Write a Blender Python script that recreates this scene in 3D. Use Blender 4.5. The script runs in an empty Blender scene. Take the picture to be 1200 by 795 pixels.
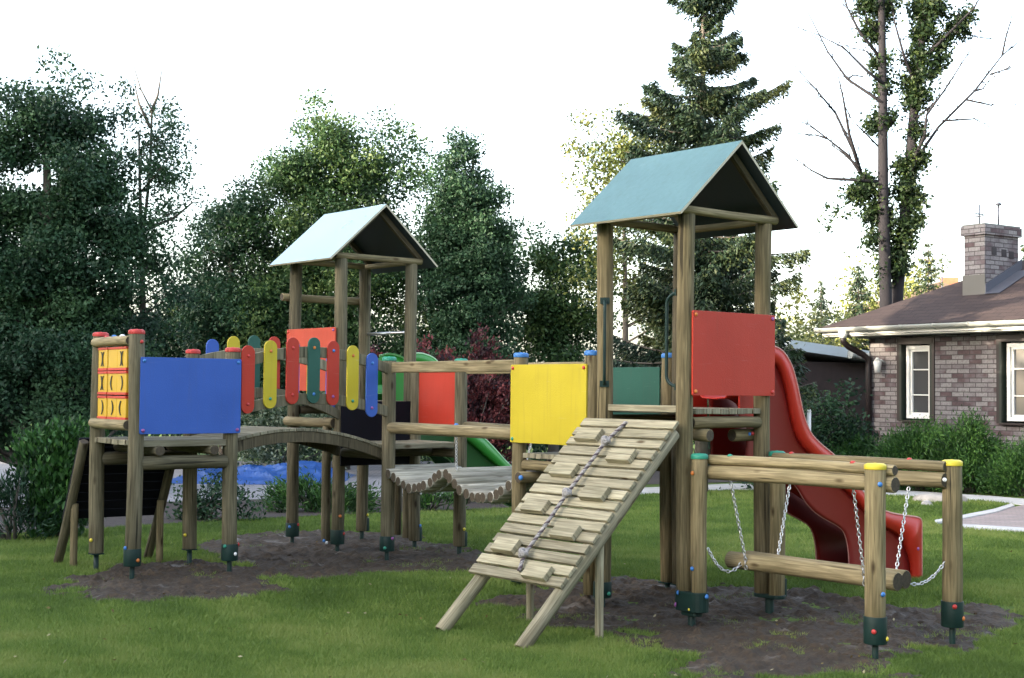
import bpy, math, random
import numpy as np
from mathutils import Vector, Matrix
random.seed(7); RNG = np.random.default_rng(7)
PI = math.pi
sc = bpy.context.scene
COL = sc.collection
CAMZ, F, PIT, ROL = 1.6, 1624.6, .0367, .0094      # camera height, focal length (px of a 1200 px wide picture), pitch, roll

# ------------------------------------------------------------------ small helpers
def ray(px, py):
    a, b = px-600, py-397.5; c, s = math.cos(ROL), math.sin(ROL)
    u = c*a+s*b; v = -s*a+c*b
    X, Yc, Zc = u/F, 1, -v/F
    return np.array([X, Yc*math.cos(PIT)-Zc*math.sin(PIT), Yc*math.sin(PIT)+Zc*math.cos(PIT)])
def at(px, py, d):
    r = ray(px, py); return r*d/r[1]+np.array([0, 0, CAMZ])
def sst(t):
    t = np.clip(t, 0, 1); return t*t*(3-2*t)
def gz(x, y):
    x = np.asarray(x, float); y = np.asarray(y, float)
    return -.0115*(np.clip(y, 2, 26)-7) - .11*sst((12-y)/1.5)*sst((x+3)/1.8)
def gr(px, py):
    r = ray(px, py); lo, hi = 3.0, 200.0
    for _ in range(50):
        m = (lo+hi)/2; p = r*m/r[1]
        if p[2]+CAMZ > float(gz(p[0], p[1])): lo = m
        else: hi = m
    p = r*lo/r[1]; return (p[0], p[1])
def vnoise(x, y, seed=0):
    x = np.asarray(x, float); y = np.asarray(y, float)
    xi = np.floor(x).astype(np.int64); yi = np.floor(y).astype(np.int64); fx = sst(x-xi); fy = sst(y-yi)
    def h(a, b):
        n = (a*374761393 + b*668265263 + seed*974711) & 0x7fffffff
        n = ((n ^ (n >> 13))*1274126177) & 0x7fffffff
        return ((n ^ (n >> 16)) & 0xffff)/65535.0
    return (h(xi, yi)*(1-fx)+h(xi+1, yi)*fx)*(1-fy)+(h(xi, yi+1)*(1-fx)+h(xi+1, yi+1)*fx)*fy
def fbm(x, y, seed=0, o=4):
    s = 0; a = .5
    for k in range(o):
        s = s+a*vnoise(x*2**k, y*2**k, seed+k); a *= .5
    return s

# ------------------------------------------------------------------ materials
def mat(name, col, rough=.6, metal=0, spec=.5, var=0, vscale=8, bump=0, bscale=40, coat=0):
    m = bpy.data.materials.new(name); m.use_nodes = True
    nt = m.node_tree; b = nt.nodes['Principled BSDF']
    b.inputs['Base Color'].default_value = (*col, 1); b.inputs['Roughness'].default_value = rough
    b.inputs['Metallic'].default_value = metal; b.inputs['Specular IOR Level'].default_value = spec
    b.inputs['Coat Weight'].default_value = coat
    if var or bump:
        tc = nt.nodes.new('ShaderNodeTexCoord')
    if var:
        n = nt.nodes.new('ShaderNodeTexNoise'); n.inputs['Scale'].default_value = vscale; n.inputs['Detail'].default_value = 6
        nt.links.new(tc.outputs['Object'], n.inputs['Vector'])
        r = nt.nodes.new('ShaderNodeValToRGB'); r.color_ramp.elements[0].position = .3; r.color_ramp.elements[1].position = .7
        r.color_ramp.elements[0].color = (*[c*(1-var) for c in col], 1); r.color_ramp.elements[1].color = (*[min(1, c*(1+var)) for c in col], 1)
        nt.links.new(n.outputs['Fac'], r.inputs['Fac']); nt.links.new(r.outputs['Color'], b.inputs['Base Color'])
        mr = nt.nodes.new('ShaderNodeMapRange'); mr.inputs['To Min'].default_value = max(.05, rough-.08); mr.inputs['To Max'].default_value = min(1, rough+.12)
        nt.links.new(n.outputs['Fac'], mr.inputs['Value']); nt.links.new(mr.outputs['Result'], b.inputs['Roughness'])
    if bump:
        n2 = nt.nodes.new('ShaderNodeTexNoise'); n2.inputs['Scale'].default_value = bscale; n2.inputs['Detail'].default_value = 5
        nt.links.new(tc.outputs['Object'], n2.inputs['Vector'])
        bp = nt.nodes.new('ShaderNodeBump'); bp.inputs['Strength'].default_value = bump; bp.inputs['Distance'].default_value = .01
        nt.links.new(n2.outputs['Fac'], bp.inputs['Height']); nt.links.new(bp.outputs['Normal'], b.inputs['Normal'])
    return m
def ramp(nt, src, stops):
    r = nt.nodes.new('ShaderNodeValToRGB'); e = r.color_ramp.elements
    while len(e) < len(stops): e.new(.5)
    for k, (p, c) in enumerate(stops): e[k].position = p; e[k].color = (*c, 1) if len(c) == 3 else c
    nt.links.new(src, r.inputs['Fac']); return r.outputs['Color']
def mixc(nt, fac, a, b, mode='MIX'):
    m = nt.nodes.new('ShaderNodeMix'); m.data_type = 'RGBA'; m.blend_type = mode
    for s, v in ((m.inputs[0], fac), (m.inputs[6], a), (m.inputs[7], b)):
        if hasattr(v, 'is_linked') or hasattr(v, 'links'): nt.links.new(v, s)
        else: s.default_value = v if isinstance(v, (int, float)) else (*v, 1)
    return m.outputs[2]
def noise(nt, vec, scale, detail=5, dist=0):
    n = nt.nodes.new('ShaderNodeTexNoise'); n.inputs['Scale'].default_value = scale; n.inputs['Detail'].default_value = detail
    n.inputs['Distortion'].default_value = dist
    nt.links.new(vec, n.inputs['Vector']); return n.outputs['Fac']
def mapping(nt, vec, scale, loc=(0, 0, 0)):
    m = nt.nodes.new('ShaderNodeMapping'); m.inputs['Scale'].default_value = scale; m.inputs['Location'].default_value = loc
    nt.links.new(vec, m.inputs['Vector']); return m.outputs['Vector']
def wood(name, c1, c2, knots=True, crack=.5, green=.3):
    """weathered timber: grain runs along the V direction of the UV map (metres)"""
    m = bpy.data.materials.new(name); m.use_nodes = True; nt = m.node_tree; b = nt.nodes['Principled BSDF']
    uv = nt.nodes.new('ShaderNodeUVMap').outputs['UV']
    grain = noise(nt, mapping(nt, uv, (60, 3, 1)), 1, 6, .6)
    col = ramp(nt, grain, [(.28, tuple(k*.8 for k in c1)), (.5, tuple((k+l)*.5 for k, l in zip(c1, c2))), (.70, tuple(k*1.12 for k in c2))])
    isl = nt.nodes.new('ShaderNodeNewGeometry').outputs['Random Per Island']
    tone = nt.nodes.new('ShaderNodeMapRange'); tone.inputs['To Min'].default_value = .70; tone.inputs['To Max'].default_value = 1.22
    oi = nt.nodes.new('ShaderNodeObjectInfo').outputs['Random']; av = nt.nodes.new('ShaderNodeMath'); av.operation = 'ADD'; nt.links.new(isl, av.inputs[0]); nt.links.new(oi, av.inputs[1]); fr = nt.nodes.new('ShaderNodeMath'); fr.operation = 'FRACT'; nt.links.new(av.outputs[0], fr.inputs[0])
    nt.links.new(fr.outputs[0], tone.inputs['Value'])
    comb = nt.nodes.new('ShaderNodeCombineColor')
    for k in range(3): nt.links.new(tone.outputs['Result'], comb.inputs[k])
    col = mixc(nt, 1.0, col, comb.outputs['Color'], 'MULTIPLY')
    blot = noise(nt, mapping(nt, uv, (5, 1.6, 1), (3, 7, 0)), 1, 4)
    bf = ramp(nt, blot, [(.45, (0, 0, 0)), (.72, (1, 1, 1))])
    g = nt.nodes.new('ShaderNodeMath'); g.operation = 'MULTIPLY'; g.inputs[1].default_value = green; nt.links.new(bf, g.inputs[0])
    col = mixc(nt, g.outputs[0], col, (c1[0]*.55, c1[1]*.62, c1[2]*.5))
    # long drying cracks
    cr = noise(nt, mapping(nt, uv, (28, .9, 1), (11, 3, 0)), 1, 3, .2)
    cf = ramp(nt, cr, [(.0, (0, 0, 0)), (.635, (0, 0, 0)), (.67, (crack,)*3)])
    col = mixc(nt, cf, col, (c1[0]*.25, c1[1]*.25, c1[2]*.25))
    if knots:
        v = nt.nodes.new('ShaderNodeTexVoronoi'); v.inputs['Scale'].default_value = 1
        nt.links.new(mapping(nt, uv, (7, 2.6, 1), (2, 5, 0)), v.inputs['Vector'])
        kf = ramp(nt, v.outputs['Distance'], [(.06, (.95,)*3), (.15, (0, 0, 0))])
        col = mixc(nt, kf, col, (c1[0]*.4, c1[1]*.32, c1[2]*.25))
    nt.links.new(col, b.inputs['Base Color']); b.inputs['Roughness'].default_value = .78; b.inputs['Specular IOR Level'].default_value = .25
    bp = nt.nodes.new('ShaderNodeBump'); bp.inputs['Strength'].default_value = .5; bp.inputs['Distance'].default_value = .004
    nt.links.new(grain, bp.inputs['Height']); nt.links.new(bp.outputs['Normal'], b.inputs['Normal'])
    return m
def endgrain(name, c1, c2):
    m = bpy.data.materials.new(name); m.use_nodes = True; nt = m.node_tree; b = nt.nodes['Principled BSDF']
    uv = nt.nodes.new('ShaderNodeUVMap').outputs['UV']
    ln = nt.nodes.new('ShaderNodeVectorMath'); ln.operation = 'LENGTH'; nt.links.new(uv, ln.inputs[0])
    w = nt.nodes.new('ShaderNodeMath'); w.operation = 'MULTIPLY'; w.inputs[1].default_value = 900; nt.links.new(ln.outputs['Value'], w.inputs[0])
    s = nt.nodes.new('ShaderNodeMath'); s.operation = 'SINE'; nt.links.new(w.outputs[0], s.inputs[0])
    n = noise(nt, mapping(nt, uv, (40, 40, 1)), 1, 4)
    a = nt.nodes.new('ShaderNodeMath'); a.operation = 'MULTIPLY_ADD'; a.inputs[1].default_value = .2; nt.links.new(s.outputs[0], a.inputs[0]); nt.links.new(n, a.inputs[2])
    nt.links.new(ramp(nt, a.outputs[0], [(.3, c1), (.7, c2)]), b.inputs['Base Color']); b.inputs['Roughness'].default_value = .85
    return m
def board(name, col, rough=.5):
    m = bpy.data.materials.new(name); m.use_nodes = True; nt = m.node_tree; b = nt.nodes['Principled BSDF']
    tc = nt.nodes.new('ShaderNodeTexCoord').outputs['Object']
    fade = noise(nt, tc, 2.2, 5, .3)
    c = ramp(nt, fade, [(.3, tuple(k*.90 for k in col)), (.7, tuple(min(1, k*1.06+.003) for k in col))])
    st = noise(nt, mapping(nt, tc, (26, 26, 1.6)), 1, 5, .2)
    c = mixc(nt, ramp(nt, st, [(.55, (0, 0, 0)), (.80, (.16,)*3)]), c, (.10, .095, .075))
    sc_ = noise(nt, mapping(nt, tc, (3, 3, 55), (5, 2, 8)), 1, 7, 1.2)
    c = mixc(nt, ramp(nt, sc_, [(.66, (0, 0, 0)), (.72, (.14,)*3)]), c, tuple(min(1, k*.6+.22) for k in col))
    nt.links.new(c, b.inputs['Base Color']); b.inputs['Specular IOR Level'].default_value = .28
    mr = nt.nodes.new('ShaderNodeMapRange'); mr.inputs['To Min'].default_value = rough-.10; mr.inputs['To Max'].default_value = rough+.16
    nt.links.new(st, mr.inputs['Value']); nt.links.new(mr.outputs['Result'], b.inputs['Roughness'])
    n2 = noise(nt, tc, 130, 4); bp = nt.nodes.new('ShaderNodeBump'); bp.inputs['Strength'].default_value = .18; bp.inputs['Distance'].default_value = .01
    nt.links.new(n2, bp.inputs['Height']); nt.links.new(bp.outputs['Normal'], b.inputs['Normal'])
    return m
M = {}
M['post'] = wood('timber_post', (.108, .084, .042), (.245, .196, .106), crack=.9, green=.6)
M['postleft'] = wood('timber_post_shaded', (.074, .063, .037), (.158, .136, .085), crack=.9, green=.6)  # shade over the left-hand timbers is put into a darker wood colour
M['postdark'] = wood('timber_dark', (.055, .045, .028), (.11, .09, .055), crack=.7, green=.5)  # darker timber for rafters, arch beams and the rear tower post
M['end'] = endgrain('end_grain', (.030, .022, .013), (.075, .057, .036))
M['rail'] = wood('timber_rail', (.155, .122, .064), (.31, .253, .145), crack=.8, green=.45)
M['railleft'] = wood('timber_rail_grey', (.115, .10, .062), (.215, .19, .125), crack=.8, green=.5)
M['plank'] = wood('timber_plank', (.215, .187, .120), (.375, .338, .232), crack=.5, green=.4)
M['deck'] = wood('timber_deck', (.17, .15, .10), (.28, .255, .18), crack=.4, green=.35)
M['silver'] = wood('timber_silvered', (.20, .19, .15), (.38, .37, .32), crack=.8, green=.3)
M['red'] = board('red_board', (.40, .032, .016))
M['orange'] = board('orange_board', (.44, .055, .025))
M['blue'] = board('blue_board', (.034, .095, .38))
M['yellow'] = board('yellow_board', (.47, .37, .022))
M['green'] = board('dark_green_board', (.018, .085, .062))
M['navy'] = mat('navy_board', (.005, .005, .009), .7, spec=.15, var=.2, vscale=3)
M['roof'] = board('teal_roof_board', (.082, .165, .180), .45)
M['roofsheen'] = mat('roof_board_sky_sheen', (.26, .38, .44), .28, var=.08, vscale=1.5)  # sky reflection on this roof is put into a paler base colour
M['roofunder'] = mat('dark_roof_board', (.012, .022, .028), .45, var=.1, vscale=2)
M['edge'] = mat('pale_edge', (.42, .38, .28), .6)
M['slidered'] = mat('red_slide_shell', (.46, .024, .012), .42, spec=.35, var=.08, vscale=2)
M['slidereddeep'] = mat('red_slide_shell_shaded', (.20, .010, .008), .45, var=.1, vscale=2); M['slidegreendeep'] = mat('green_slide_shell_shaded', (.012, .075, .014), .45, var=.1, vscale=2)  # recess shade put into the colour: darker copies of the slide shells
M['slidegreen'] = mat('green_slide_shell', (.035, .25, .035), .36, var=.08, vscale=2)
M['rimred'] = mat('red_scuffed_rim', (.55, .22, .19), .5)
M['rimgreen'] = mat('green_scuffed_rim', (.45, .68, .42), .5)
M['metalgreen'] = mat('green_metal', (.006, .024, .020), .5, spec=.3, var=.2, vscale=10)
M['chain'] = mat('galvanised_chain', (.62, .62, .64), .35, metal=.85)
M['steel'] = mat('steel', (.55, .56, .58), .3, metal=1)
M['rope'] = mat('rope_fibre', (.33, .31, .30), .9, var=.35, vscale=90, bump=.8, bscale=200)
M['ropedark'] = mat('rope_dark_strand', (.10, .075, .085), .9, var=.3, vscale=90)
M['capred'] = mat('red_plastic', (.45, .035, .03), .5); M['capblue'] = mat('blue_plastic', (.04, .17, .46), .5)
M['capyellow'] = mat('yellow_plastic', (.62, .50, .04), .5); M['capgreen'] = mat('green_plastic', (.025, .24, .16), .5)
M['caporange'] = mat('orange_plastic', (.52, .16, .03), .5); M['cappurple'] = mat('purple_plastic', (.25, .07, .25), .4)
M['capwhite'] = mat('white_plastic', (.75, .75, .75), .4)
M['ttred'] = mat('red_block', (.55, .04, .02), .45); M['ttyel'] = mat('yellow_block', (.62, .37, .018), .45); M['ttblk'] = mat('black_paint', (.012, .010, .008), .5)

# ------------------------------------------------------------------ mesh building
class MB:
    def __init__(s): s.v = []; s.f = []; s.uv = []; s.mi = []; s.sm = []
    def face(s, idx, uvs, mi=0, sm=False): s.f.append(idx); s.uv.append(uvs); s.mi.append(mi); s.sm.append(sm)
    def tube(s, pts, rad, seg=14, caps=True, capm=0, closed=False, sx=1.0):
        pts = [Vector(p) for p in pts]; n = len(pts)
        if isinstance(rad, (int, float)): rad = [rad]*n
        o = len(s.v); ou, ov = random.random()*9, random.random()*9
        up = None; L = 0; Ls = []
        for i, p in enumerate(pts):
            if closed: t = (pts[(i+1) % n]-pts[i-1]).normalized()
            else: t = (pts[min(i+1, n-1)]-pts[max(i-1, 0)]).normalized()
            if up is None:
                up = Vector((0, 0, 1)) if abs(t.z) < .9 else Vector((1, 0, 0))
            a = (up-t*up.dot(t)).normalized(); bb = t.cross(a); up = a
            if i: L += (p-pts[i-1]).length
            Ls.append(L)
            for k in range(seg):
                w = 2*PI*k/seg; s.v.append(p+(a*math.cos(w)*sx+bb*math.sin(w))*rad[i])
        R = max(rad)
        for i in range(n if closed else n-1):
            j = (i+1) % n; lj = Ls[i+1] if i+1 < n else L+.01
            for k in range(seg):
                k2 = (k+1) % seg
                u0, u1 = 2*PI*k/seg*R+ou, 2*PI*(k+1)/seg*R+ou
                s.face((o+i*seg+k, o+i*seg+k2, o+j*seg+k2, o+j*seg+k), ((u0, Ls[i]+ov), (u1, Ls[i]+ov), (u1, lj+ov), (u0, lj+ov)), 0, True)
        if caps and not closed:
            cu = [(math.cos(2*PI*k/seg)*rad[0]+.004, math.sin(2*PI*k/seg)*rad[0]) for k in range(seg)]
            s.face(tuple(o+k for k in reversed(range(seg))), tuple(reversed(cu)), capm)
            e = o+(n-1)*seg; s.face(tuple(e+k for k in range(seg)), tuple(cu), capm)
        return s
    def log(s, p0, p1, r, seg=16, capm=1, wob=.012, ch=.006):
        """a round timber with slightly uneven girth, a small bend and chamfered ends"""
        p0, p1 = Vector(p0), Vector(p1); L = (p1-p0).length; n = max(4, int(L/.25)); d = (p1-p0).normalized()
        q = d.orthogonal().normalized(); w = random.random()*6.28; q = q*math.cos(w)+d.cross(q)*math.sin(w)
        P = [p0]; R = [r-ch]
        for i in range(n+1):
            t = i/n; t2 = min(max(t, ch/L), 1-ch/L)
            P.append(p0+(p1-p0)*t2+q*math.sin(t*PI)*min(wob, .006*L)); R.append(r*(1+random.uniform(-wob, wob)*1.5))
        P.append(p1); R.append(r-ch)
        return s.tube(P, R, seg, True, capm)
    def box(s, c, size, ax=None, mi=0, taper=1.0):
        """size (x, y, z); grain along the longest side"""
        c = Vector(c); ax = ax or (Vector((1, 0, 0)), Vector((0, 1, 0)), Vector((0, 0, 1)))
        ax = [Vector(a).normalized() for a in ax]; h = [k/2 for k in size]
        lo = max(range(3), key=lambda k: size[k]); o = len(s.v); ou, ov = random.random()*9, random.random()*9
        cr = []
        for iz in (-1, 1):
            for iy in (-1, 1):
                for ix in (-1, 1): cr.append((ix*h[0], iy*h[1], iz*h[2]))
        for p in cr: s.v.append(c+ax[0]*p[0]+ax[1]*p[1]+ax[2]*p[2])
        for f, n in (((0, 2, 3, 1), 2), ((4, 5, 7, 6), 2), ((0, 1, 5, 4), 1), ((2, 6, 7, 3), 1), ((0, 4, 6, 2), 0), ((1, 3, 7, 5), 0)):
            oth = [k for k in range(3) if k != n]
            if lo in oth: a = [k for k in oth if k != lo][0]; b = lo
            else: a, b = oth
            s.face(tuple(o+k for k in f), tuple((cr[k][a]+ou+n*.37, cr[k][b]*(1 if b == lo else .15)+ov) for k in f), mi)
        return s
    def prism(s, outline, org, ux, uy, uz, th, mi=0, mis=None):
        """outline of (x, y) in the plane ux, uy; extruded th along uz from org"""
        org, ux, uy, uz = Vector(org), Vector(ux), Vector(uy), Vector(uz)
        if ux.cross(uy).dot(uz) < 0: outline = list(reversed(outline))
        o = len(s.v); n = len(outline); mis = mi if mis is None else mis
        for z in (0, th):
            for x, y in outline: s.v.append(org+ux*x+uy*y+uz*z)
        s.face(tuple(o+k for k in reversed(range(n))), tuple(outline[k] for k in reversed(range(n))), mi)
        s.face(tuple(o+n+k for k in range(n)), tuple(outline), mi)
        for k in range(n):
            j = (k+1) % n
            s.face((o+k, o+j, o+n+j, o+n+k), ((k*.01, 0), (k*.01+.01, 0), (k*.01+.01, th), (k*.01, th)), mis)
        return s
    def dome(s, p, d, r, seg=12, rings=4, h=.8):
        p, d = Vector(p), Vector(d).normalized(); a = d.orthogonal().normalized(); b = d.cross(a); o = len(s.v)
        for i in range(rings):
            w = i/rings*PI/2
            for k in range(seg):
                q = 2*PI*k/seg; s.v.append(p+(a*math.cos(q)+b*math.sin(q))*r*math.cos(w)+d*(r*h*math.sin(w)))
        s.v.append(p+d*r*h); t = len(s.v)-1
        for i in range(rings-1):
            for k in range(seg):
                k2 = (k+1) % seg; s.face((o+i*seg+k, o+i*seg+k2, o+(i+1)*seg+k2, o+(i+1)*seg+k), ((0, 0),)*4, 0, True)
        for k in range(seg): s.face((o+(rings-1)*seg+k, o+(rings-1)*seg+(k+1) % seg, t), ((0, 0),)*3, 0, True)
        s.face(tuple(o+k for k in reversed(range(seg))), ((0, 0),)*seg)
        return s
    def grid(s, P, sm=True, uvs=None, flip=False):
        """P[i][j] rows of points"""
        o = len(s.v); n, m = len(P), len(P[0])
        for r in P:
            for p in r: s.v.append(Vector(p))
        for i in range(n-1):
            for j in range(m-1):
                q = (o+i*m+j, o+i*m+j+1, o+(i+1)*m+j+1, o+(i+1)*m+j)
                uv = ((i*.1, j*.1), (i*.1, j*.1+.1), (i*.1+.1, j*.1+.1), (i*.1+.1, j*.1))
                if flip: q = q[::-1]; uv = uv[::-1]
                s.face(q, uv, 0, sm)
        return s
    def build(s, name, mats, parent=None, bevel=0, label=None):
        me = bpy.data.meshes.new(name); me.from_pydata([tuple(v) for v in s.v], [], s.f)
        uvl = me.uv_layers.new(name='UVMap'); flat = [c for f in s.uv for u in f for c in u]
        uvl.data.foreach_set('uv', flat)
        me.polygons.foreach_set('material_index', s.mi); me.polygons.foreach_set('use_smooth', s.sm)
        if not isinstance(mats, (list, tuple)): mats = [mats]
        for m in mats: me.materials.append(M[m] if isinstance(m, str) else m)
        o = bpy.data.objects.new(name, me); COL.objects.link(o)
        if parent is not None: o.parent = parent
        if bevel:
            b = o.modifiers.new('bevel', 'BEVEL'); b.width = bevel; b.segments = 2; b.limit_method = 'ANGLE'; b.angle_limit = math.radians(50)
        if label: o['label'] = label
        return o
def root(name, label, cat, loc=(0, 0, 0), rz=0, group=None):
    o = bpy.data.objects.new(name, None); COL.objects.link(o); o.location = loc; o.rotation_euler = (0, 0, rz)
    o.empty_display_size = .2; o['label'] = label; o['category'] = cat
    if group: o['group'] = group
    return o
def tag(o, label, cat, group=None):
    o['label'] = label; o['category'] = cat
    if group: o['group'] = group
    return o
def structure(o): o['kind'] = 'structure'; return o
def knob(parent, p, d, c, r=.02): return MB().dome(p, d, r*.86).build('bolt_cap', 'cap'+c, parent)
WD = ['post', 'end']
PM = 'post'
def post(parent, a, b, z0, z1, r=.065, cap=None, sleeve=None, caps=(), m=None, sh=.14, ground=-.2, name='post'):
    o = MB().log((a, b, z0), (a, b, z1), r, 18).build(name, [m or PM, 'end'], parent)
    if cap:
        c = MB(); c.tube([(a, b, z1-.012), (a, b, z1+.018)], [r+.004, r+.004], 20, True).tube([(a, b, z1+.018), (a, b, z1+.028)], [r+.003, r*.8], 20)
        c.tube([(a, b, z1+.024), (a, b, z1+.032)], [.014, .010], 10)
        c.build('post_cap', 'cap'+cap, o, .003)
    if sleeve == 'round':
        s = MB().tube([(a, b, z0-.006), (a, b, z0+sh)], r+.008, 18)
        s.tube([(a, b, ground-.1), (a, b, z0)], .022, 10); s.build('ground_anchor', 'metalgreen', o, .003)
    elif sleeve == 'side':
        s = MB().tube([(a+.035, b-.005, z0-.004), (a+.035, b-.005, z0+sh)], r*.82, 14)
        s.tube([(a, b, ground-.1), (a, b, z0)], .024, 10); s.build('ground_anchor', 'metalgreen', o, .003)
    elif sleeve == 'stake':
        MB().tube([(a, b, ground-.1), (a, b, z0)], .024, 10).box((a, b, z0-.006), (.11, .11, .012)).build('ground_anchor', 'metalgreen', o)
    for (da, db, z, col) in caps:
        l = math.hypot(da, db); knob(o, (a+da/l*(r+.006), b+db/l*(r+.006), z), (da, db, 0), col)
    return o
def panel(parent, col, org, wdir, ndir, w, h, caps=None, th=.016, name='panel', label=None):
    """rounded-corner board; org is its lower corner, wdir its horizontal direction, ndir its outward normal"""
    r = .012; out = []
    for cx, cy, a0 in ((w-r, r, -90), (w-r, h-r, 0), (r, h-r, 90), (r, r, 180)):
        for k in range(4): q = math.radians(a0+30*k); out.append((cx+r*math.cos(q), cy+r*math.sin(q)))
    o = MB().prism(out, Vector(org), Vector(wdir), (0, 0, 1), Vector(ndir), th, 0, 0).build(name, col, parent, .002, label)
    if caps:
        for (x, y), c in zip(((.03, h-.03), (w-.03, h-.03), (.03, .03), (w-.03, .03)), caps):
            if c: knob(o, Vector(org)+Vector(wdir)*x+Vector((0, 0, y))+Vector(ndir)*th, ndir, c, .019)
    return o
S = .8874
TH = .6945

# ------------------------------------------------------------------ roofed towers
def tower_roof(t, rm='roof'):
    o1, o2, ze, zr = .2375, .159, 2.918, 3.5255
    rf = root_part = None
    h = zr-ze; w = S/2+o1; L = math.hypot(w, h); th = .02
    out = None
    parts = []
    for s in (-1, 1):
        d = Vector((s*w, 0, -h)).normalized(); n = Vector((s*h, 0, w)).normalized()
        top = Vector((S/2, -o2, zr)); q = top-n*th
        mb = MB(); Lb = S+2*o2
        # board: top face roof colour, underside dark, edges pale
        Ls = L - (0 if s < 0 else 0)
        v = [q, q+d*Ls, q+d*Ls+Vector((0, Lb, 0)), q+Vector((0, Lb, 0))]
        u = [x+n*(th) for x in v]
        if s > 0: u[0] = u[0]+d*.001; u[3] = u[3]+d*.001
        o = len(mb.v); mb.v += v+u
        top_f, bot_f = (4, 5, 6, 7), (3, 2, 1, 0)
        sides = ((0, 1, 5, 4), (1, 2, 6, 5), (2, 3, 7, 6), (3, 0, 4, 7))
        if s < 0: top_f, bot_f, sides = top_f[::-1], bot_f[::-1], tuple(f[::-1] for f in sides)
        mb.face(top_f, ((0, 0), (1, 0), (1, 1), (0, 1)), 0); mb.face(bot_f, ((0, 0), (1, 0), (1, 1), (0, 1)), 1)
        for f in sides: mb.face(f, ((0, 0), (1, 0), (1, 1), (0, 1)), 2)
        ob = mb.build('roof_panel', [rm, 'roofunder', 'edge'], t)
        # rafters fixed under the board
        for b in (-.03, S+.03):
            p0 = q-n*.028+d*.06+Vector((0, b+o2, 0)); p1 = q-n*.028+d*(L-.13)+Vector((0, b+o2, 0))
            ax = (d, Vector((0, 1, 0)), n)
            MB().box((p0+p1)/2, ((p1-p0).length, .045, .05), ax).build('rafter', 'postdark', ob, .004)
    for b in (-.042, S+.042): MB().log((-.10, b, 2.962), (S+.10, b, 2.962), .033, 12).build('tie_beam', ['rail', 'end'], t)
    for a in (.0, S): MB().log((a, .03, 2.955), (a, S-.03, 2.955), .03, 12).build('wall_plate', ['rail', 'end'], t)

def deck(parent, a0, a1, b0, b1, z, along, n, th=.042, gap=.009, m='deck', name='deck_board'):
    base = None
    mb = MB()
    if along == 'b':
        w = (a1-a0)/n
        for k in range(n):
            e = random.uniform(-.006, .006)
            mb.box((a0+(k+.5)*w, (b0+b1)/2+e, z-th/2+random.uniform(-.002, .002)), (w-gap, b1-b0, th))
    else:
        w = (b1-b0)/n
        for k in range(n):
            e = random.uniform(-.006, .006)
            mb.box(((a0+a1)/2+e, b0+(k+.5)*w, z-th/2+random.uniform(-.002, .002)), (a1-a0, w-gap, th))
    return mb.build('deck', m, parent, .004)

T2 = root('play_tower', 'roofed timber tower with red panel and green grab rails, between ramp and red slide', 'play tower', (1.3042, 10.3793, 0), TH, 'roofed play towers')
t = T2
pB = post(t, 0, 0, .12, 2.935); pC = post(t, S, 0, .02, 2.935)
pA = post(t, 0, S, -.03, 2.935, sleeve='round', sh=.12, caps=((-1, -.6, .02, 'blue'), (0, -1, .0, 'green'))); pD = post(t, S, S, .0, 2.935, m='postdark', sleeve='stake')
deck(t, .07, S-.07, -.035, S+.035, 1.472, 'b', 8)
MB().box((-.005, S/2, 1.468), (.035, S-.14, .05)).build('threshold_board', 'plank', t, .004)
MB().log((.06, .0, 1.365), (S-.06, .0, 1.365), .045).build('deck_beam', WD, t)
MB().log((.06, S, 1.365), (S-.06, S, 1.365), .045).build('deck_beam', WD, t)
MB().log((.16, -.10, 1.272), (.16, S+.1, 1.272), .047).build('deck_beam', WD, t)
g = MB().log((.62, .09, 1.262), (S+.10, .09, 1.262), .05).build('deck_beam', WD, t); knob(g, (.80, .035, 1.275), (0, -1, 0), 'red'); knob(g, (.77, .038, 1.272), (0, -1, 0), 'blue', .017)
panel(t, 'red', (-.012, -.066, 1.572), (1, 0, 0), (0, -1, 0), S+.055, .635, ('orange', 'purple', 'orange', 'red'))
def grab(parent, p0, p1, d, out=.12, brk=True):
    p0, p1, d = Vector(p0), Vector(p1), Vector(d).normalized(); P = []
    for k in range(7): w = k/6*PI/2; P.append(p0+d*(out*math.sin(w))+Vector((0, 0, -.085*(1-math.cos(w)))))
    for k in range(7): w = (6-k)/6*PI/2; P.append(p1+d*(out*math.sin(w))+Vector((0, 0, .085*(1-math.cos(w)))))
    o = MB().tube(P, .013, 10); up = Vector((0, 0, 1))
    for p in (p0, p1): o.box(p+d*.004, (.012, .075, .05), (d, d.cross(up), up))
    return o.build('grab_rail', 'metalgreen', parent)
grab(t, (-.01, .066, 2.345), (-.01, .066, 1.635), (0, 1, 0), .125)
grab(t, (-.045, S-.052, 2.315), (-.045, S-.052, 1.655), (-.69, -.72, 0), .09)
tower_roof(t)

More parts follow.
